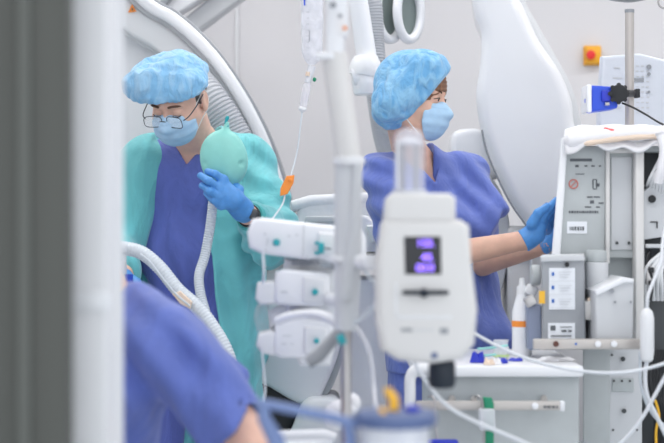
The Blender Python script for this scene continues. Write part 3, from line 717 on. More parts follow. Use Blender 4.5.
def hairw(q):
    d = ell(q, (0, .010, .034), (.083, .105, .096))
    d = d+.0012*np.sin(q[:, 2]*500+q[:, 1]*200)
    face = ell(q, (0, -.10, -.034), (.058, .068, .062))
    d = smax(d, -face, .006)
    return smax(d, -(q[:, 2]+.03+.3*q[:, 1]), .006)
sdf_obj('hair', hairw, (-.1, -.12, -.1), (.1, .14, .15), .0032, 'hair', wom, T=T_(WRt, hw))
def cap_w(p):
    q = (p-hw)@WRt
    # brim line in the picture from forehead top to nape
    a = N(450, 73, 4.5); n_ = np.array([54*1., 0, 52.]); n_ = V3(-.77, 0, .64)
    d = ell(p, N(411, 88, 4.53), (.098, .125, .128), np.array(Matrix.Rotation(math.radians(42), 3, 'Y')))
    d = smin(d, ell(p, N(389, 108, 4.5), (.050, .08, .055)), .05)
    d = smin(d, ell(p, N(428, 72, 4.5), (.058, .09, .055)), .04)
    d = d+.006*wob(p, 45, 1)+.004*wob(p, 100, 3)+.004
    d = np.minimum(d, ell(q, (0, .016, .037), (.087, .107, .101)))
    cut = (p-N(447, 74, 4.5))@n_; cut2 = (p-N(397, 128, 4.5))@n_
    return smax(d, -cut-.002+.010*np.exp(-((p[:, 0]-.33)/.05)**2)*0, .010)
M['cap2'] = cloth('bouffant_cap_blue', rgb(116, 184, 234), 24, .013, .07, rgb(146, 200, 236), .003, 1.2)
sdf_obj('bouffant_cap', cap_w, hw-V3(.17, .2, .17), hw+V3(.17, .2, .2), .0036, 'cap2', wom)

# ===== the third person in the foreground
tp = thing('person', (P(110, 0, 3.05).x, 3.05, 0), 'person in blue scrubs bending in the near left foreground, back turned, bare elbow showing', 'person')
d3 = 3.05
TS, TE = N(170, 352, 2.98), N(254, 446, 2.90); TW = N(300, 510, 2.72)
TH = N(40, 560, 3.15); TN = N(118, 302, 3.05); HD = N(66, 262, 3.0); THR = rot(-60, 40)
def tor3(p, g=0):
    d = cap(p, TN+V3(-.06, 0, -.12), TH, .15+g, .16+g); d = smin(d, cap(p, N(60, 330, 3.22), TS-V3(.02, 0, 0), .085+g, .075+g), .05)
    return smin(d, cap(p, TN+V3(.0, .05, -.06), N(150, 352, 3.08), .075+g, .085+g), .05)
def body3(p):
    d = head_sdf((p-HD)@THR); d = smin(d, cap(p, HD+THR@V3(0, .03, -.05), TN-V3(.02, 0, .05), .055, .06), .03)
    d = smin(d, tor3(p, -.01), .04)
    d = smin(d, cap(p, TS, TE, .048, .044), .03); d = smin(d, cap(p, TE, TW, .044, .03), .02)
    TS2 = N(60, 360, 3.4); d = smin(d, cap(p, TS2, N(90, 470, 3.3), .05, .045), .03); d = smin(d, cap(p, N(90, 470, 3.3), N(180, 530, 3.1), .043, .028), .02)
    for s in (-1, 1):
        k_ = TH+V3(.05, -.18*s*.6, -.28); an = np.array([k_[0]+.02, k_[1], .08]); d = smin(d, cap(p, TH+V3(0, -.08*s, 0), k_, .085, .06), .04); d = smin(d, cap(p, k_, an, .058, .04), .03)
    return d
sdf_obj('body', body3, (-.95, 2.6, .03), (.0, 3.6, 1.45), .011, 'skin', tp)
def scr3(p):
    d = tor3(p, .012); q0 = (TE-TS)/np.linalg.norm(TE-TS)
    s1 = smax(cap(p, TS-q0*.02, TS+q0*.32, .074, .066), (p-(TS+q0*.215))@(q0+V3(.15, 0, .1)), .006)
    s1 = np.maximum(s1, -cap(p, TS+q0*.19, TS+q0*.36, .044, .056))
    d = smin(d, s1, .04)
    # far sleeve pushed out behind
    s2 = cap(p, N(170, 340, 3.2), N(238, 378, 3.2), .050, .026); d = smin(d, s2, .02)
    d = d+fold(p, TS, V3(.7, 0, .7), 60, .012, .16)+.008*wob(p, 26, 1)+fold(p, N(140, 400, 2.95), V3(1, 0, .3), 55, .012, .2)
    return np.maximum(d, -(cap(p, TN-V3(.02, 0, .04), HD, .066, .07)))
sdf_obj('scrub_top', scr3, (-1.0, 2.65, .45), (-.0, 3.6, 1.35), .0075, 'scrub2', tp)
def pant3(p):
    d = ell(p, TH, (.2, .2, .17))
    for s in (-1, 1):
        k_ = TH+V3(.05, -.18*s*.6, -.28); an = np.array([k_[0]+.02, k_[1], .1]); d = smin(d, cap(p, TH+V3(0, -.08*s, 0), k_, .11, .085), .04); d = smin(d, cap(p, k_, an, .085, .075), .03)
    return d
sdf_obj('trousers', pant3, (-1.0, 2.6, .0), (-.1, 3.6, .85), .014, 'scrub2', tp)
sdf_obj('bouffant_cap', lambda q: smax(ell(q, (0, .02, .06), (.11, .125, .09)), -(q[:, 2]-.03+.35*q[:, 1]), .01)+.003*wob(q, 80), (-.15, -.17, -.1), (.15, .2, .19), .007, 'cap', tp, T=T_(THR, HD))
sdf_obj('face_mask', mask_sdf, (-.08, -.14, -.14), (.08, .0, .03), .004, 'mask', tp, T=T_(THR, HD))
# ---------------------------------------------------------------- IV bag, drip chamber, line, clamp
t = thing('infusion_bag', P(313, 30, 4.2), 'clear hanging infusion bag with drip chamber and thin line below', 'infusion bag')
ib = N(312, 32, 4.2)
sdf_obj('fluid_pouch', lambda p: smax(ell(p, ib+V3(0, 0, .06), (.0300, .015, .26))+.0018*wob(p, 130), -(p[:, 2]-(ib[2]-.088)), .035), ib-V3(.05, .03, .15), ib+V3(.05, .03, .17), .004, 'bagfilm', t)
b = MB()
for i in range(9): b.box(P(308, 12+i*6, 4.183), (.006 if i % 2 else .010, .0006, .0012))
b.box(P(309.5, 36, 4.182), (.0022, .001, .03)); b.build('volume_marks', 'mgrey', t)
b = MB(); b.box(P(305, 1, 4.19), (.007, .004, .024), .001); b.build('blue_print', 'blue', t)
b = MB(); b.cyl(P(312, 66, 4.2), P(308.5, 79, 4.2), .011, .008, 16).cyl(P(308.6, 78, 4.2), P(307.5, 83, 4.2), .009, seg=16, bev=.002); b.build('spike_port', 'clearw', t)
b = MB(); b.cyl(P(308, 72, 4.193), P(307.4, 76, 4.193), .006); b.build('port_plug', 'tan', t)
b = MB(); b.tube([P(307.5, 83, 4.2), P(306.8, 86, 4.2), P(303.6, 104, 4.2), P(303, 108, 4.2)], [.009, .0115, .0115, .008], 18); b.build('drip_chamber', 'clear', t)
b = MB(); b.tube([P(305.5, 92, 4.2), P(303.4, 104, 4.2)], .008, 14); b.build('chamber_fluid', 'liquid', t)
b = MB(); b.tube([P(303, 107, 4.2), P(302.4, 109.5, 4.2), P(302, 112, 4.2)], [.010, .011, .005], 16); b.build('chamber_cap', 'white', t)
b = MB(); b.ico(P(314.5, 79.5, 4.19), (.005, .005, .006)); b.build('green_vent', 'green', t)
b = MB(); b.tube(spline([P(302, 112, 4.2), P(300, 130, 4.2), P(297, 152, 4.2), P(291, 175, 4.18), P(286, 190, 4.15), P(283, 203, 4.1), P(276, 214, 3.9), P(270, 222, 3.6)], 8), .0022, 8); b.build('drip_line', 'hosew', t)
b = MB(); b.tube([P(313, -14, 4.2), P(313, -60, 4.2), Vector((P(313, 0, 4.2).x, 4.2, 3.1))], .004, 8); b.build('hanging_hook', 'steel', t)
b = MB(); b.prism([P(x, y, 4.13) for x, y in ((286.5, 176), (294.5, 175), (293.5, 183), (287.5, 194), (280, 196), (280.5, 188))], .014, .002); b.box(P(290, 180, 4.128), (.010, .006, .008), .001)
tag(b.build('roller_clamp', 'orange'), 'small orange clamp on the thin infusion line beside the teal sleeve', 'clamp')

# ---------------------------------------------------------------- white boom column in front (blurred)
t = thing('equipment_column', (P(347, 0, 2.95).x, 2.98, 0), 'tall blurred white equipment column with slanting upper tube, centre foreground', 'column')
b = MB(); b.box(P(337, -40, 2.95), (.043, .05, .30), .012); b.box(P(335, 20, 2.95), (.036, .045, .14), .012); b.box((P(337, 0, 2.95).x, 2.95, 2.45), (.043, .05, 1.3), .01); b.build('upper_post', 'white', t)
b = MB(); b.cyl(P(333, 5, 2.92), P(333, 5, 2.915), .006).cyl(P(340, 16, 2.92), P(340, 16, 2.915), .004); b.build('screw_heads', 'mgrey', t)
b = MB(); b.cyl(P(345, 28, 2.92), P(345, 28, 2.91), .004); b.build('orange_dot', 'orange', t)
b = MB(); b.box(P(325, 56, 2.93), (.035, .02, .012), .004); b.build('hook_lug', 'white', t)
b = MB(); b.tube(spline([P(334, 52, 2.95), P(337, 78, 2.95), P(343, 120, 2.95), P(348, 160, 2.95)], 6), [.020]+[.024]*17+[.022], 22); b.build('slanted_tube', 'white3', t)
b = MB(); b.cyl(P(349, 157, 2.95), P(349, 165, 2.95), .030, seg=26, bev=.003).cyl(P(347, 256, 2.96), P(347, 262, 2.96), .033, seg=26, bev=.003).cyl(P(346, 322, 2.96), P(346, 330, 2.96), .020, seg=26, bev=.003); b.build('collars', 'white2', t)
b = MB(); b.tube([P(348.5, 160, 2.96), P(348, 250, 2.96), P(346, 330, 2.96)], [.026, .026, .022], 24); b.build('column_sleeve', 'colgrey', t)
b = MB(); b.tube([P(357, 164, 2.935), P(355, 230, 2.935), P(347, 290, 2.93), P(343, 300, 2.93)], [.010, .013, .016, .012], 18); b.build('inner_strut', 'lgrey', t)
b = MB(); b.cyl(P(346, 328, 2.96), Vector((P(346, 0, 2.96).x, 2.96, .08)), .010, seg=20); b.build('chrome_pole', 'steel', t)
b = MB(); b.cyl(P(338, 341, 2.94), P(345, 338, 2.94), .010, seg=16, bev=.002); b.build('teal_knob', 'teal', t)
b = MB()
for k in range(5):
    a = 2*math.pi*k/5+.3; c = Vector((P(346, 0, 2.96).x, 2.96, .07)); b.tube([c, c+Vector((.2*math.cos(a), .2*math.sin(a), -.02))], [.022, .014], 12); b.ico(c+Vector((.2*math.cos(a), .2*math.sin(a), -.042)), .027)
b.build('five_star_base', 'lgrey', t)

# ---------------------------------------------------------------- stacked white modules on an arm
def rblock(px, d, t_, bev=.012, sm=False): return MB().prism(outline(px, d, 3, sm), t_, bev, 4)
t = thing('patient_module', P(305, 245, 3.3), 'topmost long white device module with teal socket, beside the column', 'medical module')
b = rblock([(252, 219), (262, 217.5), (300, 222), (362, 229), (366, 238), (366, 262), (330, 263), (262, 254), (249, 248), (247, 232)], 3.3, .13, .010); b.build('module_housing', 'white', t)
b = rblock([(318, 232), (362, 236), (362, 258), (318, 257)], 3.292, .02, .005); b.build('end_panel', 'white2', t)
b = MB(); b.cyl(P(276.5, 242.5, 3.295), P(276.5, 242.5, 3.285), .0078, seg=20, bev=.001); b.build('teal_button', 'teal', t)
b = MB(); b.box(P(321, 248, 3.28), (.012, .03, .022), .002); b.box(P(317, 243, 3.28), (.010, .02, .006), .001); b.box(P(317, 253, 3.28), (.010, .02, .006), .001); b.build('teal_socket', 'teal', t)
b = MB(); b.tube([P(324, 248, 3.27), P(331, 249, 3.26)], .0025, 8); b.build('socket_pin', 'mgrey', t)
b = MB()
for (x, y) in ((265, 234), (289, 236), (297, 235), (338, 236), (266, 250), (307, 257)): b.cyl(P(x, y, 3.299), P(x, y, 3.296), .0022, seg=10)
b.build('screw_heads', 'lgrey', t)
b = MB(); b.tube([P(268, 238, 3.299), P(266.5, 246, 3.299)], .0011, 6).tube([P(304, 224, 3.299), P(303, 256, 3.299)], .0009, 6); b.build('panel_seams', 'lgrey', t)
t2 = thing('patient_module', P(293, 288, 3.3), 'middle white device module with round teal button in the stack of three', 'medical module')
b = rblock([(275, 272), (284, 269), (322, 272), (330, 275), (330, 302), (322, 307), (278, 305), (274, 301)], 3.3, .11, .009); b.build('module_housing', 'white', t2)
b = rblock([(257, 283), (274, 281), (277, 285), (277, 304), (260, 305), (255, 299)], 3.305, .09, .008); b.build('end_block', 'white2', t2)
b = rblock([(303, 276), (326, 278), (326, 303), (303, 303)], 3.292, .02, .005); b.build('front_panel', 'white2', t2)
b = MB(); b.cyl(P(315, 292, 3.293), P(315, 292, 3.283), .0068, seg=20, bev=.001); b.build('teal_button', 'teal', t2)
b = MB(); b.box(P(315, 287.3, 3.291), (.012, .001, .0012)); b.box(P(284, 292, 3.2985), (.014, .001, .003)); b.build('printed_marks', 'lgrey', t2)
t3 = thing('patient_module', P(290, 338, 3.3), 'lowest white device module with small teal button, above the detector housing', 'medical module')
b = rblock([(275, 324), (300, 317), (330, 321), (334, 330), (332, 352), (322, 359), (280, 358), (273, 352)], 3.3, .11, .009); b.build('module_housing', 'white', t3)
b = rblock([(258, 334), (272, 331), (277, 336), (276, 356), (262, 354), (256, 346)], 3.305, .09, .008); b.build('end_block', 'white2', t3)
b = rblock([(304, 326), (327, 328), (327, 353), (304, 355)], 3.292, .02, .005); b.build('front_panel', 'white2', t3)
b = MB(); b.cyl(P(316.5, 341, 3.293), P(316.5, 341, 3.283), .0058, seg=20, bev=.001); b.build('teal_button', 'teal', t3)
b = MB(); b.box(P(316, 336.5, 3.291), (.012, .001, .0012)); b.box(P(287, 336, 3.2985), (.018, .001, .002)); b.box(P(284, 344, 3.2985), (.010, .001, .002)); b.box(P(292, 344, 3.2985), (.006, .001, .002)); b.build('printed_marks', 'lgrey', t3)
# spine that carries them
t4 = thing('module_rack', (P(300, 0, 3.42).x, 3.42, 0), 'white rack spine holding the three stacked modules', 'rack')
b = rblock([(284, 258), (320, 262), (322, 268), (336, 268), (340, 330), (330, 366), (300, 366), (286, 330)], 3.345, .05, .01); b.build('spine', 'white2', t4)
for y_ in (262, 312): MB().box(P(303, y_, 3.335), (.05, .03, .010), .003).build('grey_bracket', 'mgrey', t4)
b = MB()
for k in range(3): b.tube(spline([P(300, 263+k*2.2, 3.315), P(316, 259+k*2.4, 3.30), P(331, 263+k*2.4, 3.31), P(335, 268+k, 3.34)], 6), .0014, 6)
b.build('coiled_leads', 'mgrey', t4)
b = rblock([(268, 312), (285, 302), (296, 306), (290, 320), (270, 330)], 3.35, .06, .01); b.build('connecting_block', 'white2', t4)
b = MB(); b.cyl(P(328, 300, 3.36), P(344, 300, 2.985), .014, seg=20); b.build('rack_arm', 'white2', t4)
# thin leads between the modules and the gown
b = MB()
for k in range(7):
    b.tube(spline([P(258+k*1.5, 304, 3.34), P(255+k*2.4, 316, 3.33+.004*k), P(258+k*1.9, 332, 3.34)], 6), .0011, 6)
tag(b.build('signal_leads', 'lgrey'), 'bundle of thin grey leads between the middle and lowest module', 'cable')
b = MB(); b.tube(spline([P(263, 252, 3.3), P(264, 272, 3.29), P(263, 283, 3.3)], 6), .003, 8); tag(b.build('connecting_tube', 'hosew'), 'short clear tube from the top module to the middle one', 'tube')
b = MB(); b.tube(spline([P(262, 352, 3.3), P(264, 372, 3.28), P(265, 392, 3.26), P(262, 405, 3.24)], 6), .0022, 8); tag(b.build('connecting_tube', 'hosew'), 'thin white tube hanging below the lowest module', 'tube')
# curved arm with dark grey end
t = thing('suction_wand', P(300, 330, 3.1), 'white curved arm with grey wand end in front of the lowest module', 'support arm')
b = MB(); b.tube(spline([P(276, 322, 3.12), P(292, 316, 3.1), P(314, 314, 3.08), P(332, 320, 3.06), P(344, 330, 3.05)], 6), [.005]+[.0095]*23+[.008], 14); b.build('arm_tube', 'white', t)
b = MB(); b.tube([P(343, 326, 3.05), P(338, 334, 3.04), P(318, 356, 3.02), P(308, 363, 3.02)], [.007, .012, .014, .012], 18); b.build('wand_end', 'mgrey', t)
b = MB(); b.tube(spline([P(342, 322, 3.04), P(358, 330, 3.02), P(370, 355, 3.0), P(374, 390, 2.98), P(376, 412, 2.9)], 8), .0042, 10); tag(b.build('vacuum_tube', 'clearw'), 'clear tube arcing from the white curved arm down to the canister', 'tube')
b = MB(); b.tube(spline([P(358, 244, 2.96), P(366, 272, 2.94), P(384, 292, 2.92), P(398, 300, 2.9)], 6), .003, 8).tube(spline([P(374, 306, 2.92), P(362, 318, 2.94), P(350, 326, 2.95)], 6), .004, 8); tag(b.build('connecting_tube', 'hosew'), 'thin tubes looping between the column and the pump head', 'tube')
# white connectors right of column
t = thing('table_clamp', P(370, 245, 4.8), 'white clamp block with black lever right of the column', 'clamp')
b = rblock([(356, 214), (368, 216), (378, 226), (380, 250), (368, 258), (356, 256)], 4.85, .1, .012); b.build('clamp_body', 'white', t)
b = rblock([(366, 225), (376, 225), (384, 240), (372, 244)], 4.82, .05, .008); b.build('clamp_jaw', 'white2', t)
b = MB(); b.box(P(371, 254, 4.81), (.03, .03, .014), .004); b.build('lever', 'black', t)

# ---------------------------------------------------------------- injector pump head in the foreground
D = 2.75
t = thing('injector_pump', P(428, 280, D), 'near white contrast injector head with violet digital display and clear syringe on top', 'injector')
b = rblock([(382, 223), (388, 219.5), (461, 219.5), (470, 226), (472, 262), (478, 310), (475, 345), (462, 360), (430, 364.5), (398, 361), (381, 350), (376, 322), (376, 265)], D, .12, .016); b.build('housing', 'white3', t)
b = rblock([(386, 199), (392, 193), (450, 193), (456, 198), (456, 222), (384, 222)], D+.006, .10, .010); b.build('syringe_mount', 'white3', t)
b = MB(); b.prism([P(x, y, D-.0015) for x, y in ((404, 236.5), (441, 236.5), (441.5, 274.5), (405, 274.5))], .01, .001); b.build('display_window', 'screen', t)
dz = D-.003
text('150.', .0185, P(425.5, 243.5, dz), 'digit', t, 'display_digits', .0006)
text('40.', .0185, P(427.5, 257.5, dz), 'digit', t, 'display_digits', .0006)
text('00:0', .0185, P(425.0, 268.0, dz), 'digit', t, 'display_digits', .0006)
b = MB(); b.tube([P(402, 292.5, D-.012), P(404, 292.5, D-.012), P(447, 292.5, D-.012), P(449, 292.5, D-.012)], [.002, .0042, .0042, .002], 12); b.ico(P(424, 293, D-.012), (.008, .008, .0085)); b.box(P(424, 293, D-.004), (.010, .016, .010), .002); b.build('lever_knob', 'navy', t)
b = MB(); b.prism([P(x, y, D-.002) for x, y in ((396, 316), (452, 316), (452, 318.5), (396, 318.5))], .006, .001); b.prism([P(x, y, D-.002) for x, y in ((395, 283), (397, 283), (397, 316), (395, 316))], .006, .0005); b.build('raised_edge', 'white2', t)
b = MB()
for x, w in ((403, .006), (407.5, .007), (411, .004)): b.box(P(x, 330, D-.001), (w, .001, .006))
b.build('printed_name', 'mgrey', t)
b = MB()
for x in range(416, 436, 4): b.box(P(x, 330, D-.001), (.005, .001, .003))
b.build('printed_line', 'lgrey', t)
b = MB(); b.box(P(444, 331, D-.001), (.014, .001, .010)); b.build('printed_symbol', 'mgrey', t)
b = MB(); b.box(P(434.5, 355.5, D-.001), (.010, .002, .010), .001); b.build('indicator_light', 'greyblue', t)
b = MB(); b.cyl(P(442, 360, D+.05), P(442, 388, D+.05), .024, seg=30, bev=.007); b.build('control_knob', 'navy', t)
# syringe
b = MB(); b.tube([P(409.5, 194, D+.045), P(409.5, 140, D+.045), P(409.5, 134, D+.045), P(409.5, 130, D+.045), P(409.5, 128.5, D+.045)], [.0275, .0275, .025, .017, .006], 32, False)
b.build('syringe_barrel', 'clear', t)
b = MB()
for x in (402.5, 416): b.tube([P(x, 194, D+.045), P(x, 147, D+.045), P(x, 143, D+.045)], [.0045, .0045, .003], 14)
b.build('plunger_rod', 'mgrey', t)
b = MB(); b.tube([P(409.5, 196, D+.045), P(409.5, 190, D+.045)], .031, 30); b.tube([P(409.5, 145, D+.045), P(409.5, 142, D+.045), P(409.5, 137, D+.045)], [.0245, .0245, .012], 28); b.build('plunger_seal', 'clearw', t)
b = MB(); b.box(P(398, 165, D+.03), (.004, .004, .085)); b.build('barrel_ribs', 'white', t)
# support for the pump: arm back to the column side stand
b = MB(); b.tube([P(372, 262, D+.09), P(360, 262, 2.93), P(352, 262, 2.95)], .014, 16); b.build('mounting_arm', 'white', t)
# ---------------------------------------------------------------- trolley / cart part of the anaesthesia workstation
SK = (.165, 1, 0)
def pbox(x0, y0, x1, y1, d, t_, bev=.004, sh=0):
    return MB().prism([P(x0, y0, d), P(x1, y0, d), P(x1, y1, d), P(x0, y1, d)], t_, bev, dirv=SK)
t = thing('work_trolley', (P(500, 0, 3.9).x, 3.95, 0), 'white topped grey trolley with a steel rail, below the spray bottle', 'trolley')
zt = P(0, 367, 3.65).z
x0, x1 = P(414, 0, 3.65).x, P(584, 0, 3.65).x
b = MB(); b.box(((x0+x1)/2, 3.90, zt-.011), (x1-x0, .50, .026), .006); b.build('worktop', 'white', t)
b = MB(); b.box(((x0+x1)/2+.02, 3.90, zt-.44), (x1-x0-.05, .44, .84), .01); b.build('cabinet', 'cgrey', t)
b = MB(); b.tube(spline([P(443, 371, 3.62), P(420, 369, 3.62), P(411, 376, 3.62), P(410, 400, 3.62), P(410, 470, 3.62), P(410, 560, 3.62)], 6), .013, 16); b.build('side_frame', 'white2', t)
b = MB(); b.box((P(488, 0, 3.60).x, 3.60, P(0, 405.5, 3.60).z), (P(562, 0, 3.60).x-P(418, 0, 3.60).x, .012, .021), .002); b.build('front_rail', 'steelw', t)
b = MB(); b.box(P(562, 406, 3.60), (.012, .018, .024), .004); b.cyl(P(535, 406, 3.597), P(535, 406, 3.588), .008, bev=.002); b.build('rail_end_cap', 'white', t)
b = MB()
for x, w in ((545, .006), (549, .008), (553.5, .007), (557, .004)): b.box(P(x, 407, 3.5925), (w, .001, .0055))
b.build('rail_print', 'ink', t)
for x in (452, 474, 544): MB().tube([P(x, 398, 3.72), P(x, 399, 3.64), P(x, 403, 3.612)], .008, 12).build('rail_bracket', 'steelw', t)
b = MB(); b.tube([P(466, 410, 3.70), P(467, 450, 3.70)], .002).tube([P(541, 412, 3.70), P(538, 430, 3.70)], .003); b.build('panel_gaps', 'mgrey', t)

for cx_ in (x0+.1, x1-.1):
    for cy_ in (3.72, 4.08): MB().box((cx_, cy_, .06), (.06, .06, .12), .01).build('castor', 'dgrey', t)
# hanging green and white tubing on rail
t = thing('coiled_strap', P(486, 405, 3.57), 'green band with white sleeve hung over the trolley rail', 'strap')
b = MB(); b.prism([P(x, y, 3.575) for x, y in ((483, 397), (492, 398), (494, 404), (494, 460), (484, 460), (484, 404))], .012, .003); b.build('green_band', 'green', t)
b = MB(); b.prism([P(x, y, 3.565) for x, y in ((479, 409), (495, 409), (496, 431), (480, 431))], .03, .005); b.build('white_sleeve', 'clearw', t)
b = MB(); b.tube(spline([P(475, 397, 3.6), P(478, 396, 3.575), P(482, 402, 3.57), P(484, 425, 3.57), P(484, 460, 3.57)], 6), .0028, 8)
tag(b.build('rail_hook', 'steel'), 'thin steel hook over the rail beside the green band', 'hook')
b = MB(); b.tube(spline([P(428, 397, 3.6), P(432, 396, 3.58), P(435, 404, 3.57), P(436, 430, 3.57), P(440, 450, 3.57)], 6), .0026, 8)
tag(b.build('rail_hook', 'steel'), 'thin steel hook over the rail below the black knob', 'hook')
b = MB(); b.box(P(443, 446, 3.56), (.07, .02, .03), .006); tag(b.build('blue_pouch', 'bluei'), 'dark blue pouch at the bottom edge below the trolley rail', 'pouch')

# items on the trolley
zt2 = zt+.002
def on(px, d, dz=0): return Vector((P(px, 0, d).x, d, zt2+dz))
t = thing('spray_bottle', on(522, 3.92), 'white spray bottle with an orange band on the trolley', 'bottle')
c = on(522, 3.92)
z = lambda py: P(0, py, 3.92).z-zt2
prof = [(0, .0225), (.004, .025), (z(312), .025), (z(302), .0185), (z(294), .012)]
b = MB(); b.tube([c+Vector((0, 0, h)) for h, r in prof], [r for h, r in prof], 28); b.build('bottle_body', 'white', t)
b = MB(); b.tube([c+Vector((0, 0, z(294))), c+Vector((0, 0, z(286)))], [.0135, .012], 20); b.tube([c+Vector((0, 0, z(287))), c+Vector((0, 0, z(278)))], [.008, .006], 14); b.box(c+Vector((.022, -.01, z(290))), (.03, .02, .026), .006, Matrix.Rotation(.5, 3, 'Y')); b.build('spray_head', 'white2', t)
b = MB(); b.tube([c+Vector((0, 0, z(326.5))), c+Vector((0, 0, z(320.5)))], .0256, 28, True); b.build('orange_band', 'orange', t)
t = thing('sample_cup', on(501, 3.82), 'small clear cup with a pale green rim on the trolley left of the bottle', 'cup')
c = on(501, 3.82); b = MB(); b.tube([c, c+Vector((0, 0, .002)), c+Vector((0, 0, .030)), c+Vector((0, 0, .034)), c+Vector((0, 0, .048))], [.014, .017, .020, .015, .019], 24); b.build('cup_body', 'clearw', t)
b = MB(); b.tube([c+Vector((0, 0, .008)), c+Vector((0, 0, .013))], .0205, 24); b.build('green_rim', mat('pale_green', rgb(196, 222, 150), .5), t)
b = MB(); b.tube(spline([on(478, 3.80, .028), on(490, 3.78, .032), on(508, 3.78, .038)], 5), .003, 8).tube(spline([on(478, 3.80, .010), on(486, 3.78, .014), on(496, 3.78, .016)], 5), .003, 8); tag(b.build('loose_tubing', mat('pale_teal', rgb(150, 214, 208), .4)), 'pale teal loose tubing lying beside the small cup', 'tube')
def wrap(px, d, w, h, ph, m, name, lab, cat):
    c = on(px, d); b = MB(); rr = random.Random(ph)
    pts = []
    n = 12
    for i in range(n):
        a = 2*math.pi*i/n; r = .6+.4*rr.random(); pts.append(c+Vector((w*r*math.cos(a), w*.9*r*math.sin(a), .001)))
    top = [p_+(c-p_)*.35+Vector((0, 0, h*(.4+.6*rr.random()))) for p_ in pts]
    V = pts+top+[c+Vector((0, 0, h*.7))]; Fc = [[i, (i+1) % n, n+(i+1) % n, n+i] for i in range(n)]+[[n+i, n+(i+1) % n, 2*n] for i in range(n)]+[list(range(n))[::-1]]
    b._mesh(V, Fc); tag(b.build(name, m, ang=20), lab, cat)
wrap(478, 3.74, .026, .030, 3, 'bluei', 'plastic_wrapper', 'crumpled deep blue wrapper at the left of the trolley top', 'wrapper')
wrap(502, 3.72, .018, .016, 5, 'bluei', 'plastic_wrapper', 'small deep blue wrapper in front of the clear cup', 'wrapper')
wrap(516, 3.78, .022, .010, 8, 'bluei', 'plastic_wrapper', 'flat deep blue wrapper at the foot of the spray bottle', 'wrapper')
wrap(489, 3.68, .018, .016, 11, 'tan', 'gauze_swab', 'cream crumpled swab between the blue wrappers', 'swab')
wrap(497, 3.69, .014, .018, 14, 'drape', 'gauze_swab', 'white crumpled swab beside the small blue wrapper', 'swab')
wrap(556, 3.80, .05, .010, 15, 'drape', 'plastic_sheet', 'clear crinkled sheet lying under the rail end on the trolley', 'sheet')

# ---------------------------------------------------------------- anaesthesia machine
D = 4.0
t = thing('anesthesia_machine', (P(620, 0, 4.2).x, 4.25, 0), 'large light grey anaesthesia machine with open side bays at the right edge', 'medical machine')
b = MB(); b.prism([P(x, y, D) for x, y in ((566, 146), (606, 146), (605, 262), (558, 262))], .42, .004, dirv=SK); b.build('side_panel', 'cgrey', t)
b = MB(); b.prism([P(x, y, D-.012) for x, y in ((561, 138), (568, 138), (560, 262), (551, 262))], .45, .004, dirv=SK); b.build('white_edge', 'white', t)
b = pbox(605, 146, 642, 258, D+.012, .40, .003); b.build('second_panel', 'cgrey', t)
b = MB(); b.box(P(607, 205, D+.004), (.010, .03, .30), .003); b.box(P(638, 245, D-.004), (.022, .05, .52), .004); b.box(P(622, 151, D+.006), (.085, .02, .012), .003); b.build('panel_frame', 'white3', t)
b = pbox(611, 157, 632, 250, D+.008, .02, .002); b.build('recessed_plate', 'lgrey', t)
b = MB()
for x in (617, 629): b.cyl(P(x, 243, D+.007), P(x, 243, D+.002), .004, seg=14)
b.cyl(P(567, 264, 3.86), P(567, 264, 3.856), .006)
b.build('screws', 'dgrey', t)
# printing on side panel
b = MB()
for (x, y, w, h) in ((581, 160, .075, .012), (577, 166, .012, .010), (586, 166, .010, .006), (593, 166, .012, .006), (600, 166, .008, .006), (580, 174, .03, .003)):
    b.box(P(x, y, D-.001), (w*.75, .001, h*.6))
for (x, y, w, h) in ((593, 184, .003, .022), (596.5, 184, .003, .022), (595, 179.5, .010, .002), (595, 189, .010, .002), (598, 185, .008, .008), (590, 197, .014, .003), (597, 197, .016, .003), (592, 202, .010, .008), (601, 203, .012, .003), (588, 207, .016, .003), (598, 207, .010, .003)):
    b.box(P(x, y, D-.001), (w, .001, h))
b.build('symbol_print', 'ink', t)
b = MB(); rr = random.Random(9); x = 569.0
while x < 598: w = rr.choice((1.0, 1.6, 2.2)); b.box(P(x+w/2, 212, D-.001), (w*D/F, .001, .006)); x += w+.7
b.build('printed_line', 'ink', t)
pts = [P(573.5, 184, D-.002)+Vector((.011*math.cos(a), 0, .011*math.sin(a))) for a in np.linspace(0, 2*math.pi, 25)]
b = MB(); b.tube(pts, .0016, 8, False); b.tube([pts[3]-Vector((0, 0, 0)), pts[15]], .0013, 8); b.build('prohibition_ring', mat('faded_red', rgb(206, 120, 110), .5), t)
b = pbox(567, 221.5, 587, 233.5, D-.002, .002, 0); b.build('barcode_label', 'paper', t)
b = MB(); rr = random.Random(4); x = 570.0
while x < 585: w = rr.choice((.4, .7, 1.0)); b.box(P(x, 228.5, D-.003), (w*D/F, .001, .010)); x += w+rr.choice((.5, .8))
b.build('barcode', 'ink', t)
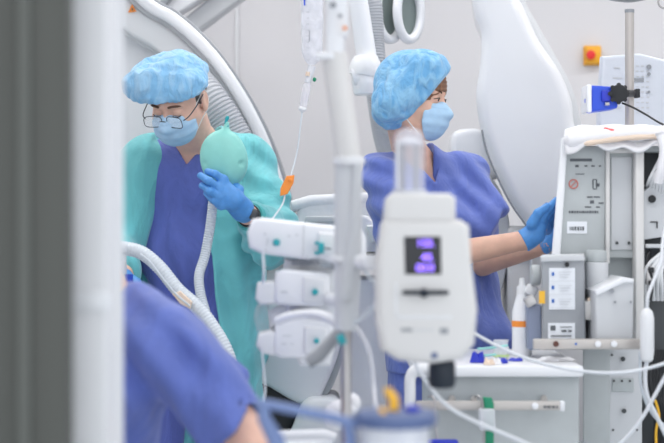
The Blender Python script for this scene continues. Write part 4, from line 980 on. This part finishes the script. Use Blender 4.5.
# right bay
b = pbox(642, 146, 720, 700, D+.06, .42, .003); b.build('bay_interior', 'dgrey', t)
b = MB(); b.prism([P(715, 140, D+.05), P(722, 140, D+.05), P(722, 700, D+.05), P(715, 700, D+.05)], .44, .004, dirv=SK); b.build('outer_side', 'cgrey', t)
b = MB(); b.prism([P(605, 146, D+.475), P(722, 146, D+.475), P(722, 640, D+.475), P(605, 640, D+.475)], .02, .004); b.build('back_cover', 'lgrey', t)
b = pbox(642, 146, 720, 152, D-.0, .3, .003); b.build('bay_top', 'cgrey', t)
b = MB(); b.prism([P(x, y, D+.005) for x, y in ((643, 192), (650, 186), (670, 186), (676, 235), (643, 240))], .02, .003); b.box(P(660, 246, D+.0), (.08, .05, .010), .003); b.build('bay_bracket', 'lgrey', t)
b = MB(); b.cyl(P(652, 199, D+.006), P(652, 199, D-.002), .010).box(P(654, 222, D+.004), (.02, .003, .003)).box(P(657, 225, D+.004), (.003, .003, .016)); b.build('bracket_holes', 'black', t)
for k in range(7):
    MB().tube(spline([P(647+k*3, 186+3*k, D+.02), P(650+k*3, 178, D-.02), P(659+k*2, 160+k*5, D-.01), P(664+k*2, 150, D+.02)], 6), .004, 8).build('bay_cable', 'white2', t)
for k in range(5):
    MB().tube(spline([P(646+k*4, 300, D+.02), P(646+k*4, 270+4*k, D-.02), P(658+k, 256+3*k, D-.02), P(670, 248+4*k, D+.02)], 6), .005, 8).build('bay_cable', 'white2', t)
for k in range(5):
    MB().tube(spline([P(652+k*3, 350, D+.02), P(650+k*3, 380+5*k, D-.01), P(656+k*3, 415, D-.015), P(652+k*3, 470, D+.02)], 6), .0055, 8).build('black_cable', 'black', t)
MB().tube(spline([P(650, 250, D-.01), P(647, 262, D-.02), P(652, 280, D-.02), P(650, 300, D)], 6), .005, 8).build('black_cable', 'black', t)
b = MB(); b.tube(spline([P(655, 400, D-.03), P(659, 415, D-.03), P(656, 432, D-.03), P(657, 460, D-.02)], 6), .0035, 8); b.build('earth_lead', 'yellow', t)
b = MB(); b.box(P(649, 275, D-.01), (.02, .03, .05), .004); b.box(P(655, 268, D-.01), (.02, .03, .02), .004); b.build('valve_block', 'steel', t)
MB().box(P(651, 270, D-.03), (.012, .02, .014), .002).build('valve_cap', 'black', t); MB().box(P(651, 283, D-.03), (.012, .02, .010), .002).build('valve_cap', 'black', t)
# lower part
b = pbox(583, 348, 610, 470, D-.08, .36, .003); b.build('lower_side', 'cgrey', t)
b = pbox(608, 348, 642, 700, D-.07, .40, .003); b.build('lower_panel', 'lgrey', t)
b = pbox(612, 378, 634, 392, D-.074, .02, .002); b.build('slot_plate', 'cgrey', t)
b = MB()
for (x, y) in ((623, 359), (624, 411)): b.cyl(P(x, y, D-.075), P(x, y, D-.082), .006, seg=16)
for (x, y) in ((614, 381), (622, 381), (630, 381), (612, 355), (637, 430), (613, 430)): b.cyl(P(x, y, D-.075), P(x, y, D-.078), .003, seg=12)
b.build('panel_bolts', 'dgrey', t)
b = MB(); b.box((P(645, 0, 4.2).x, 4.25, .35), (.34, .42, .62), .02); b.build('base_cabinet', 'cgrey', t)
for sx in (-.12, .14):
    for sy in (-.15, .15): MB().cyl(Vector((P(645, 0, 4.2).x+sx-.02, 4.25+sy, .05)), Vector((P(645, 0, 4.2).x+sx+.02, 4.25+sy, .05)), .05, seg=24, bev=.008).build('castor', 'dgrey', t)
b = pbox(583, 236, 645, 350, D+.05, .3, .003); b.build('centre_body', 'cgrey', t)

# vaporiser unit
t = thing('vaporizer_unit', P(563, 300, 3.85), 'grey vaporizer box with white instruction label and round knob above the trolley', 'vaporizer')
b = MB(); b.prism([P(x, y, 3.84) for x, y in ((541, 260), (584, 258), (586, 350), (543, 350))], .14, .006, dirv=SK); b.build('box_body', mat('vaporizer_grey', rgb(158, 162, 168), .5), t)
b = MB(); b.prism([P(x, y, 3.835) for x, y in ((540, 256), (584, 254.5), (585, 261), (541, 262))], .16, .003, dirv=SK); b.build('top_cap', 'lgrey', t)
b = MB(); b.cyl(P(567, 264.5, 3.839), P(567, 264.5, 3.832), .0058); b.build('screw_hole', 'black', t)
b = MB(); b.cyl(P(540, 275, 3.90), P(531, 275, 3.90), .026, .025, seg=30, bev=.004); b.build('dial_knob', 'cgrey', t)
b = MB(); b.prism([P(x, y, 3.86) for x, y in ((527, 305), (542, 305), (542, 350), (528, 350))], .10, .005); b.build('blue_grey_block', mat('blue_grey', rgb(138, 148, 172), .5), t)
b = MB(); b.box(P(530, 301, 3.85), (.026, .03, .024), .003, Matrix.Rotation(-.5, 3, 'Y')); b.build('connector', 'steel', t)
b = pbox(549, 268, 575, 309.5, 3.838, .002, 0); b.build('instruction_label', 'paper', t)
b = MB()
for k in range(3):
    b.box(P(553, 274+k*13.5, 3.836), (.006, .001, .009))
b.build('label_icons', 'inkb', t)
b = MB()
for k in range(3):
    for j in range(3): b.box(P(565-j*.6, 272+k*13.5+j*2.6, 3.836), (.032-.006*j, .001, .0012))
    b.box(P(562, 281+k*13.3, 3.836), (.060, .001, .0007))
b.build('label_text_lines', 'lgrey', t)
b = pbox(548, 323, 575, 340, 3.838, .002, 0); b.build('type_plate', 'paper', t)
b = MB(); b.box(P(553, 328, 3.836), (.012, .001, .012)); b.box(P(566, 327, 3.836), (.028, .001, .002)); b.box(P(564, 331, 3.836), (.012, .001, .005)); b.box(P(570, 331, 3.836), (.008, .001, .005)); b.box(P(561, 336, 3.836), (.05, .001, .003)); b.build('plate_print', 'ink', t)
b = pbox(539, 291, 545, 303.5, 3.836, .003, 0); b.build('yellow_sticker', 'yellow', t)
# canister and box
t = thing('absorber_canister', P(597, 280, 3.87), 'light cylindrical canister standing between the vaporizer and the sloped box', 'canister')
b = MB(); b.cyl(P(597, 300, 3.92), P(597, 262, 3.92), .028, seg=32, bev=.003); b.build('canister_body', 'lgrey', t)
b = MB(); b.cyl(P(596.5, 262, 3.92), P(596.5, 250, 3.92), .025, seg=32, bev=.004); b.build('canister_lid', 'cgrey', t)
b = MB(); b.prism([P(x, y, 3.85) for x, y in ((581, 302), (596, 300), (596, 320), (581, 320))], .08, .004); b.cyl(P(589, 314, 3.85), P(589, 314, 3.845), .003); b.build('valve_bracket', 'white3', t)
b = MB(); b.cyl(P(588, 301, 3.86), P(594, 298, 3.86), .007); b.build('brass_fitting', 'tan', t)
t = thing('sloped_box', P(612, 320, 3.82), 'light box with a sloping top standing on the steel rail', 'box')
b = MB(); b.prism([P(x, y, 3.78) for x, y in ((595, 293), (624, 279), (634, 281), (633, 343), (596, 343))], .16, .006); b.build('box_body', 'lgrey', t)
b = MB(); b.prism([P(x, y, 3.775) for x, y in ((595, 291), (623, 277), (634, 279), (634, 283), (624, 283), (597, 296))], .165, .003); b.build('sloped_lid', 'white', t)
b = MB()
for (x, y) in ((612, 291), (615, 302), (631, 302), (631, 341)): b.cyl(P(x, y, 3.779), P(x, y, 3.772), .0055 if y == 291 else .003, seg=14)
b.build('screws', 'mgrey', t)
t = thing('equipment_rail', P(586, 344, 3.76), 'horizontal steel equipment rail with screws above the trolley top', 'rail')
b = MB(); b.box(P(587.5, 344, 3.755), (P(642, 0, 3.755).x-P(533, 0, 3.755).x, .02, .025), .004); b.build('rail_bar', 'steelw', t)
b = MB(); b.cyl(P(556, 344, 3.745), P(556, 344, 3.738), .007, seg=18); b.build('dark_bolt', mat('brown_bolt', rgb(96, 62, 54), .4, .4), t)
for x in (598, 614): MB().cyl(P(x, 344, 3.745), P(x, 344, 3.737), .0078, seg=18, bev=.002).build('white_bolt', 'white', t)
b = MB(); b.cyl(P(576, 344, 3.745), P(576, 344, 3.742), .003); b.build('blue_dot', 'inkb', t)
MB().box(P(560, 344, 3.80), (.02, .07, .015)).build('rail_mount', 'steelw', t); MB().box(P(610, 344, 3.84), (.02, .16, .015)).build('rail_mount', 'steelw', t)

# drape on top
def drapef(u, v):
    x = 563+u*120; d = D-.05+v*.5
    y = 141+3.0*math.sin(u*5+v*2)-14*v*0
    z_ = P(0, 132, D).z+.010*math.sin(u*9)+.008*math.sin(v*9+u*4)
    drop = max(0, .12-v)/.12
    return Vector((P(x, 0, D).x-.004*math.sin(v*20)+.14*v*.5, d, z_-drop**1.3*(.055-.022*u+.008*math.sin(u*23))))
t = thing('surgical_drape', P(610, 132, D+.1), 'white drape folded over the top of the grey machine', 'drape')
b = MB(); b.grid(drapef, 44, 30); b.build('cloth_sheet', 'drape', t, solid=.006)
def rollf(x0_, y0_, x1_, y1_, r, d): return MB().tube(spline([P(x0_, y0_, d), P((x0_+x1_)/2, (y0_+y1_)/2-2, d), P(x1_, y1_, d)], 10), [r*.4]+[r*(1+.12*math.sin(i*1.3)) for i in range(19)]+[r*.5], 14)
rollf(564, 141, 690, 131, .018, D-.03).build('front_fold', 'drape', t)
rollf(584, 144, 672, 136, .0065, D-.048).build('tan_stripe', 'tan', t)
rollf(574, 131, 690, 133, .014, D+.02).build('rear_fold', 'drape', t)
b = MB(); b.tube(spline([P(604, 129, D-.03), P(612, 131, D-.04), P(624, 131.5, D-.03), P(664, 133, D-.03)], 6), [.004]+[.0055]*8+[.003]*9+[.0015], 8); b.build('red_tie', 'red', t)
b = MB(); b.tube(spline([P(660, 134, D-.05), P(664, 150, D-.06), P(661, 170, D-.06), P(658, 184, D-.05)], 6), [.016]+[.012]*17+[.006], 12); b.build('hanging_end', 'drape', t)

# pole, blue clamp device, knob and cable
t = thing('support_pole', (P(629.5, 0, 4.3).x, 4.3, 1.4), 'upright brushed steel pole rising from the machine', 'pole')
b = MB(); b.cyl(P(629.5, 150, 4.3), P(629.5, 11, 4.3), .0125, seg=24); b.build('steel_tube', 'steelw', t)
b = MB(); b.cyl(P(629.5, 13, 4.3), P(629.5, 9.5, 4.3), .0132, seg=24); b.build('end_cap', 'mgrey', t)
t = thing('clamped_device', P(603, 98, 4.22), 'royal blue device with white end clamped to the steel pole', 'device')
b = MB(); b.prism([P(x, y, 4.18) for x, y in ((591, 85), (618, 87), (618, 108), (591, 112))], .08, .006); b.build('blue_housing', 'blue', t)
b = MB(); b.prism([P(x, y, 4.17) for x, y in ((587, 84), (592, 84.5), (592, 112.5), (587, 112))], .10, .005); b.build('white_end', 'white', t)
b = MB(); b.box(P(607, 96, 4.175), (.03, .012, .03), .004); b.build('recess', 'bluei', t)
b = MB(); b.box(P(607, 104, 4.17), (.012, .014, .008), .002); b.build('catch', 'steel', t)
b = MB(); b.cyl(P(588.5, 113, 4.19), P(588.5, 110, 4.19), .005).box(P(585.5, 101, 4.2), (.004, .01, .01)); b.build('side_buttons', 'blue', t)
b = MB()
b.cyl(P(619, 93.5, 4.16), P(619, 93.5, 4.25), .024, seg=24, bev=.004)
for k in range(8):
    a = 2*math.pi*k/8; b.cyl(P(619, 93.5, 4.16)+Vector((.023*math.cos(a), .004, .023*math.sin(a))), P(619, 93.5, 4.2)+Vector((.023*math.cos(a), 0, .023*math.sin(a))), .006, seg=10)
b.cyl(P(626, 93.5, 4.2), P(632, 93.5, 4.25), .010).box(P(637, 93.5, 4.27), (.012, .03, .024), .002); b.build('clamp_knob', 'black', t)
b = MB(); b.tube(spline([P(622, 103, 4.2), P(632, 107, 4.19), P(645, 114, 4.18), P(664, 125, 4.16), P(690, 134, 4.16)], 6), .0028, 8); tag(b.build('power_cable', 'black'), 'thin black cable running from the clamp knob to the right edge', 'cable')
# monitor back panel wrapped in plastic
t = thing('monitor_panel', P(632, 95, 4.5), 'pale panel with printed dots wrapped in clear film behind the steel pole', 'panel')
b = MB(); b.prism(outline([(602, 56), (640, 53), (668, 60), (672, 140), (598, 140), (599, 100)], 4.46, 1, False), .05, .012, 3); b.build('panel_body', mat('pale_blue_panel', rgb(214, 220, 230), .35, bump=.002, scale=14), t)
for (x, y, r) in ((649, 67, .007), (649, 74, .005), (649, 92, .004)): MB().cyl(P(x, y, 4.459), P(x, y, 4.452), r, seg=18).build('round_port', 'mgrey', t)
b = MB()
rr = random.Random(3)
for k in range(10):
    for j in range(3): b.box(P(637+j*5+rr.random(), 66+k*5.2, 4.458), (.008, .001, .002+.002*rr.random()))
for k in range(5): b.box(P(615+rr.random()*3, 68+k*10, 4.458), (.03*rr.random()+.01, .001, .003))
b.build('panel_print', 'lgrey', t)
b = MB(); b.box(P(635, 80, 4.457), (.05, .002, .010)); b.build('print_bar', 'mgrey', t)
b = MB(); b.cyl(P(634, 140, 4.49), P(634, 175, 4.49), .02); b.build('panel_post', 'lgrey', t)
# surgical lamp underside and ring
t = thing('surgical_lamp', P(629, -6, 4.6), 'edge of a grey round lamp head at the top above the steel pole', 'lamp')
c = P(629, -7, 4.7)
b = MB(); b.tube([c+Vector((0, 0, .03)), c+Vector((0, 0, .0)), c+Vector((0, 0, -.018)), c+Vector((0, 0, -.026))], [.04, .075, .06, .02], 32); b.build('lamp_head', 'mgrey', t)
b = MB(); b.cyl(c+Vector((0, 0, .02)), Vector((c.x, c.y, 3.1)), .02); b.build('lamp_stem', 'lgrey', t)
t = thing('hanging_ring', P(664, 1, 4.6), 'small metal ring handle at the top right corner', 'ring')
c = P(664.5, 2, 4.6); b = MB(); b.tube([c+Vector((.018*math.cos(a), 0, .018*math.sin(a))) for a in np.linspace(0, 2*math.pi, 25)], .003, 8, False); b.build('ring', 'steel', t)
b = MB(); b.cyl(c+Vector((0, 0, .018)), Vector((c.x, c.y, 3.1)), .003); b.build('ring_wire', 'steel', t)

# handset and white cables at the right
t = thing('hanging_handset', P(647, 335, 3.7), 'rounded white handset hanging by its cable at the right', 'handset')
b = MB(); b.tube([P(647, 362, 3.7), P(647, 360, 3.7), P(647, 352, 3.7), P(647, 318, 3.7), P(647, 311, 3.7), P(647, 308, 3.7)], [.008, .014, .0165, .0165, .0125, .005], 24); b.build('handset_body', 'white2', t)
b = MB(); b.tube(spline([P(647, 309, 3.7), P(648, 296, 3.7), P(654, 280, 3.72), P(661, 262, 3.74), P(663, 240, 3.78), P(670, 200, 3.85)], 6), .0042, 10).tube(spline([P(647, 361, 3.7), P(645, 375, 3.7), P(647, 395, 3.7), P(656, 415, 3.7), P(668, 440, 3.7)], 6), .0052, 10); b.build('handset_cable', 'cable', t)
def cable(pts, d, r, lab, m='cable'):
    b = MB(); q = [P(x, y, d if not hasattr(d, '__len__') else d[i]) for i, (x, y) in enumerate(pts)]
    b.tube(spline(q, 8), r*.8, 10); return tag(b.build('white_cable', m), lab, 'cable')
cable([(474, 333), (486, 340), (510, 352), (545, 364), (580, 371), (612, 373), (640, 370), (672, 361), (700, 350)], 3.5, .0048, 'long white cable sagging across the trolley front to the right edge')
cable([(410, 352), (420, 372), (432, 390), (450, 408), (480, 424), (520, 441), (560, 460)], 3.1, .0050, 'white cable curving down from under the injector head')
cable([(690, 340), (668, 372), (655, 395), (642, 418), (624, 440), (600, 462)], 3.6, .0055, 'white cable crossing the lower right corner diagonally')
cable([(640, 352), (641, 385), (650, 410), (664, 425), (680, 430)], 3.72, .0045, 'white cable looping behind the diagonal one at lower right', 'hosew')

# ---------------------------------------------------------------- blue grey holder with canister, nearest foreground
D = 2.3
t = thing('canister_holder', (P(310, 0, D).x, D, 0), 'blurred grey blue bar of a holder at the bottom in front', 'holder')
b = MB(); b.tube(spline([P(255, 403, D), P(270, 405, D), P(300, 411, D), P(330, 417, D), P(345, 421, D), P(360, 424, D)], 6), [.004]+[.0075]*29+[.007], 14); b.build('cross_bar', 'barblue', t)
b = MB(); b.tube([P(262, 404, D), P(264, 418, D), P(276, 440, D), P(280, 470, D)], [.008, .010, .013, .013], 12).tube([P(346, 420, D), P(350, 436, D), Vector((P(352, 0, D).x, D, .05))], [.007, .009, .010], 12).tube([P(280, 468, D), Vector((P(280, 0, D).x, D, .05))], .011, 12); b.build('legs', 'barblue', t)
b = MB(); b.box((P(316, 0, D).x, D, .03), (.17, .3, .04), .01); b.build('base_plate', 'lgrey', t)
t = thing('suction_canister', P(395, 440, D), 'clear suction canister with grey blue lid and yellow spouts at the bottom edge', 'canister')
c = P(396, 416, D)
b = MB(); b.tube([c+Vector((0, 0, -.24)), c+Vector((0, 0, -.02)), c+Vector((0, 0, -.008))], [.042, .050, .052], 36, True); b.build('jar', 'clearw', t)
b = MB(); b.tube([c+Vector((0, 0, -.014)), c+Vector((0, 0, -.010)), c+Vector((0, 0, .004)), c+Vector((0, 0, .008))], [.055, .060, .060, .053], 40); b.tube([c+Vector((-.06, 0, -.004)), P(350, 421, D)], [.006, .005], 10); b.build('lid', 'greyblue', t)
b = MB(); b.tube(spline([P(393, 410, D-.01), P(394, 400, D-.01), P(389, 393, D-.01), P(388, 388, D-.01)], 5), [.008, .008, .008, .0075, .007, .007, .0075, .0075, .007, .006, .006, .006, .006, .006, .006, .006][:16], 14); b.build('tall_spout', 'yellow', t)
b = MB(); b.cyl(P(380, 413, D-.035), P(386, 411, D-.035), .0065, seg=16, bev=.002); b.build('short_spout', 'yellow', t)
b = MB(); b.ico(P(412, 409, D-.02), (.012, .01, .006)); b.build('lid_cap', 'bluei', t)
b = MB(); b.box((c.x, D, (c.z-.24)/2), (.09, .09, c.z-.24), .01); b.build('canister_stand', 'lgrey', t)
t = thing('white_tray', P(290, 437, 3.0), 'white tray edge and clutter at the bottom behind the grey blue bar', 'tray')
b = MB(); b.tube([P(210, 441, 3.14), P(217, 437, 3.14), P(324, 434, 3.14), P(336, 437, 3.14)], [.008, .010, .010, .008], 14); b.box(P(280, 444, 3.25), (.22, .2, .02), .006); b.build('tray_rim', 'white', t)
b = MB(); b.ico(P(343, 408, 3.2), (.032, .03, .018)).ico(P(352, 403, 3.2), (.018, .02, .02)).ico(P(338, 416, 3.2), (.03, .03, .03)); b.build('white_wad', 'drape', t)
b = MB(); b.box((P(300, 0, 3.2).x, 3.25, .40), (.04, .04, .8), .01); b.build('tray_post', 'lgrey', t)
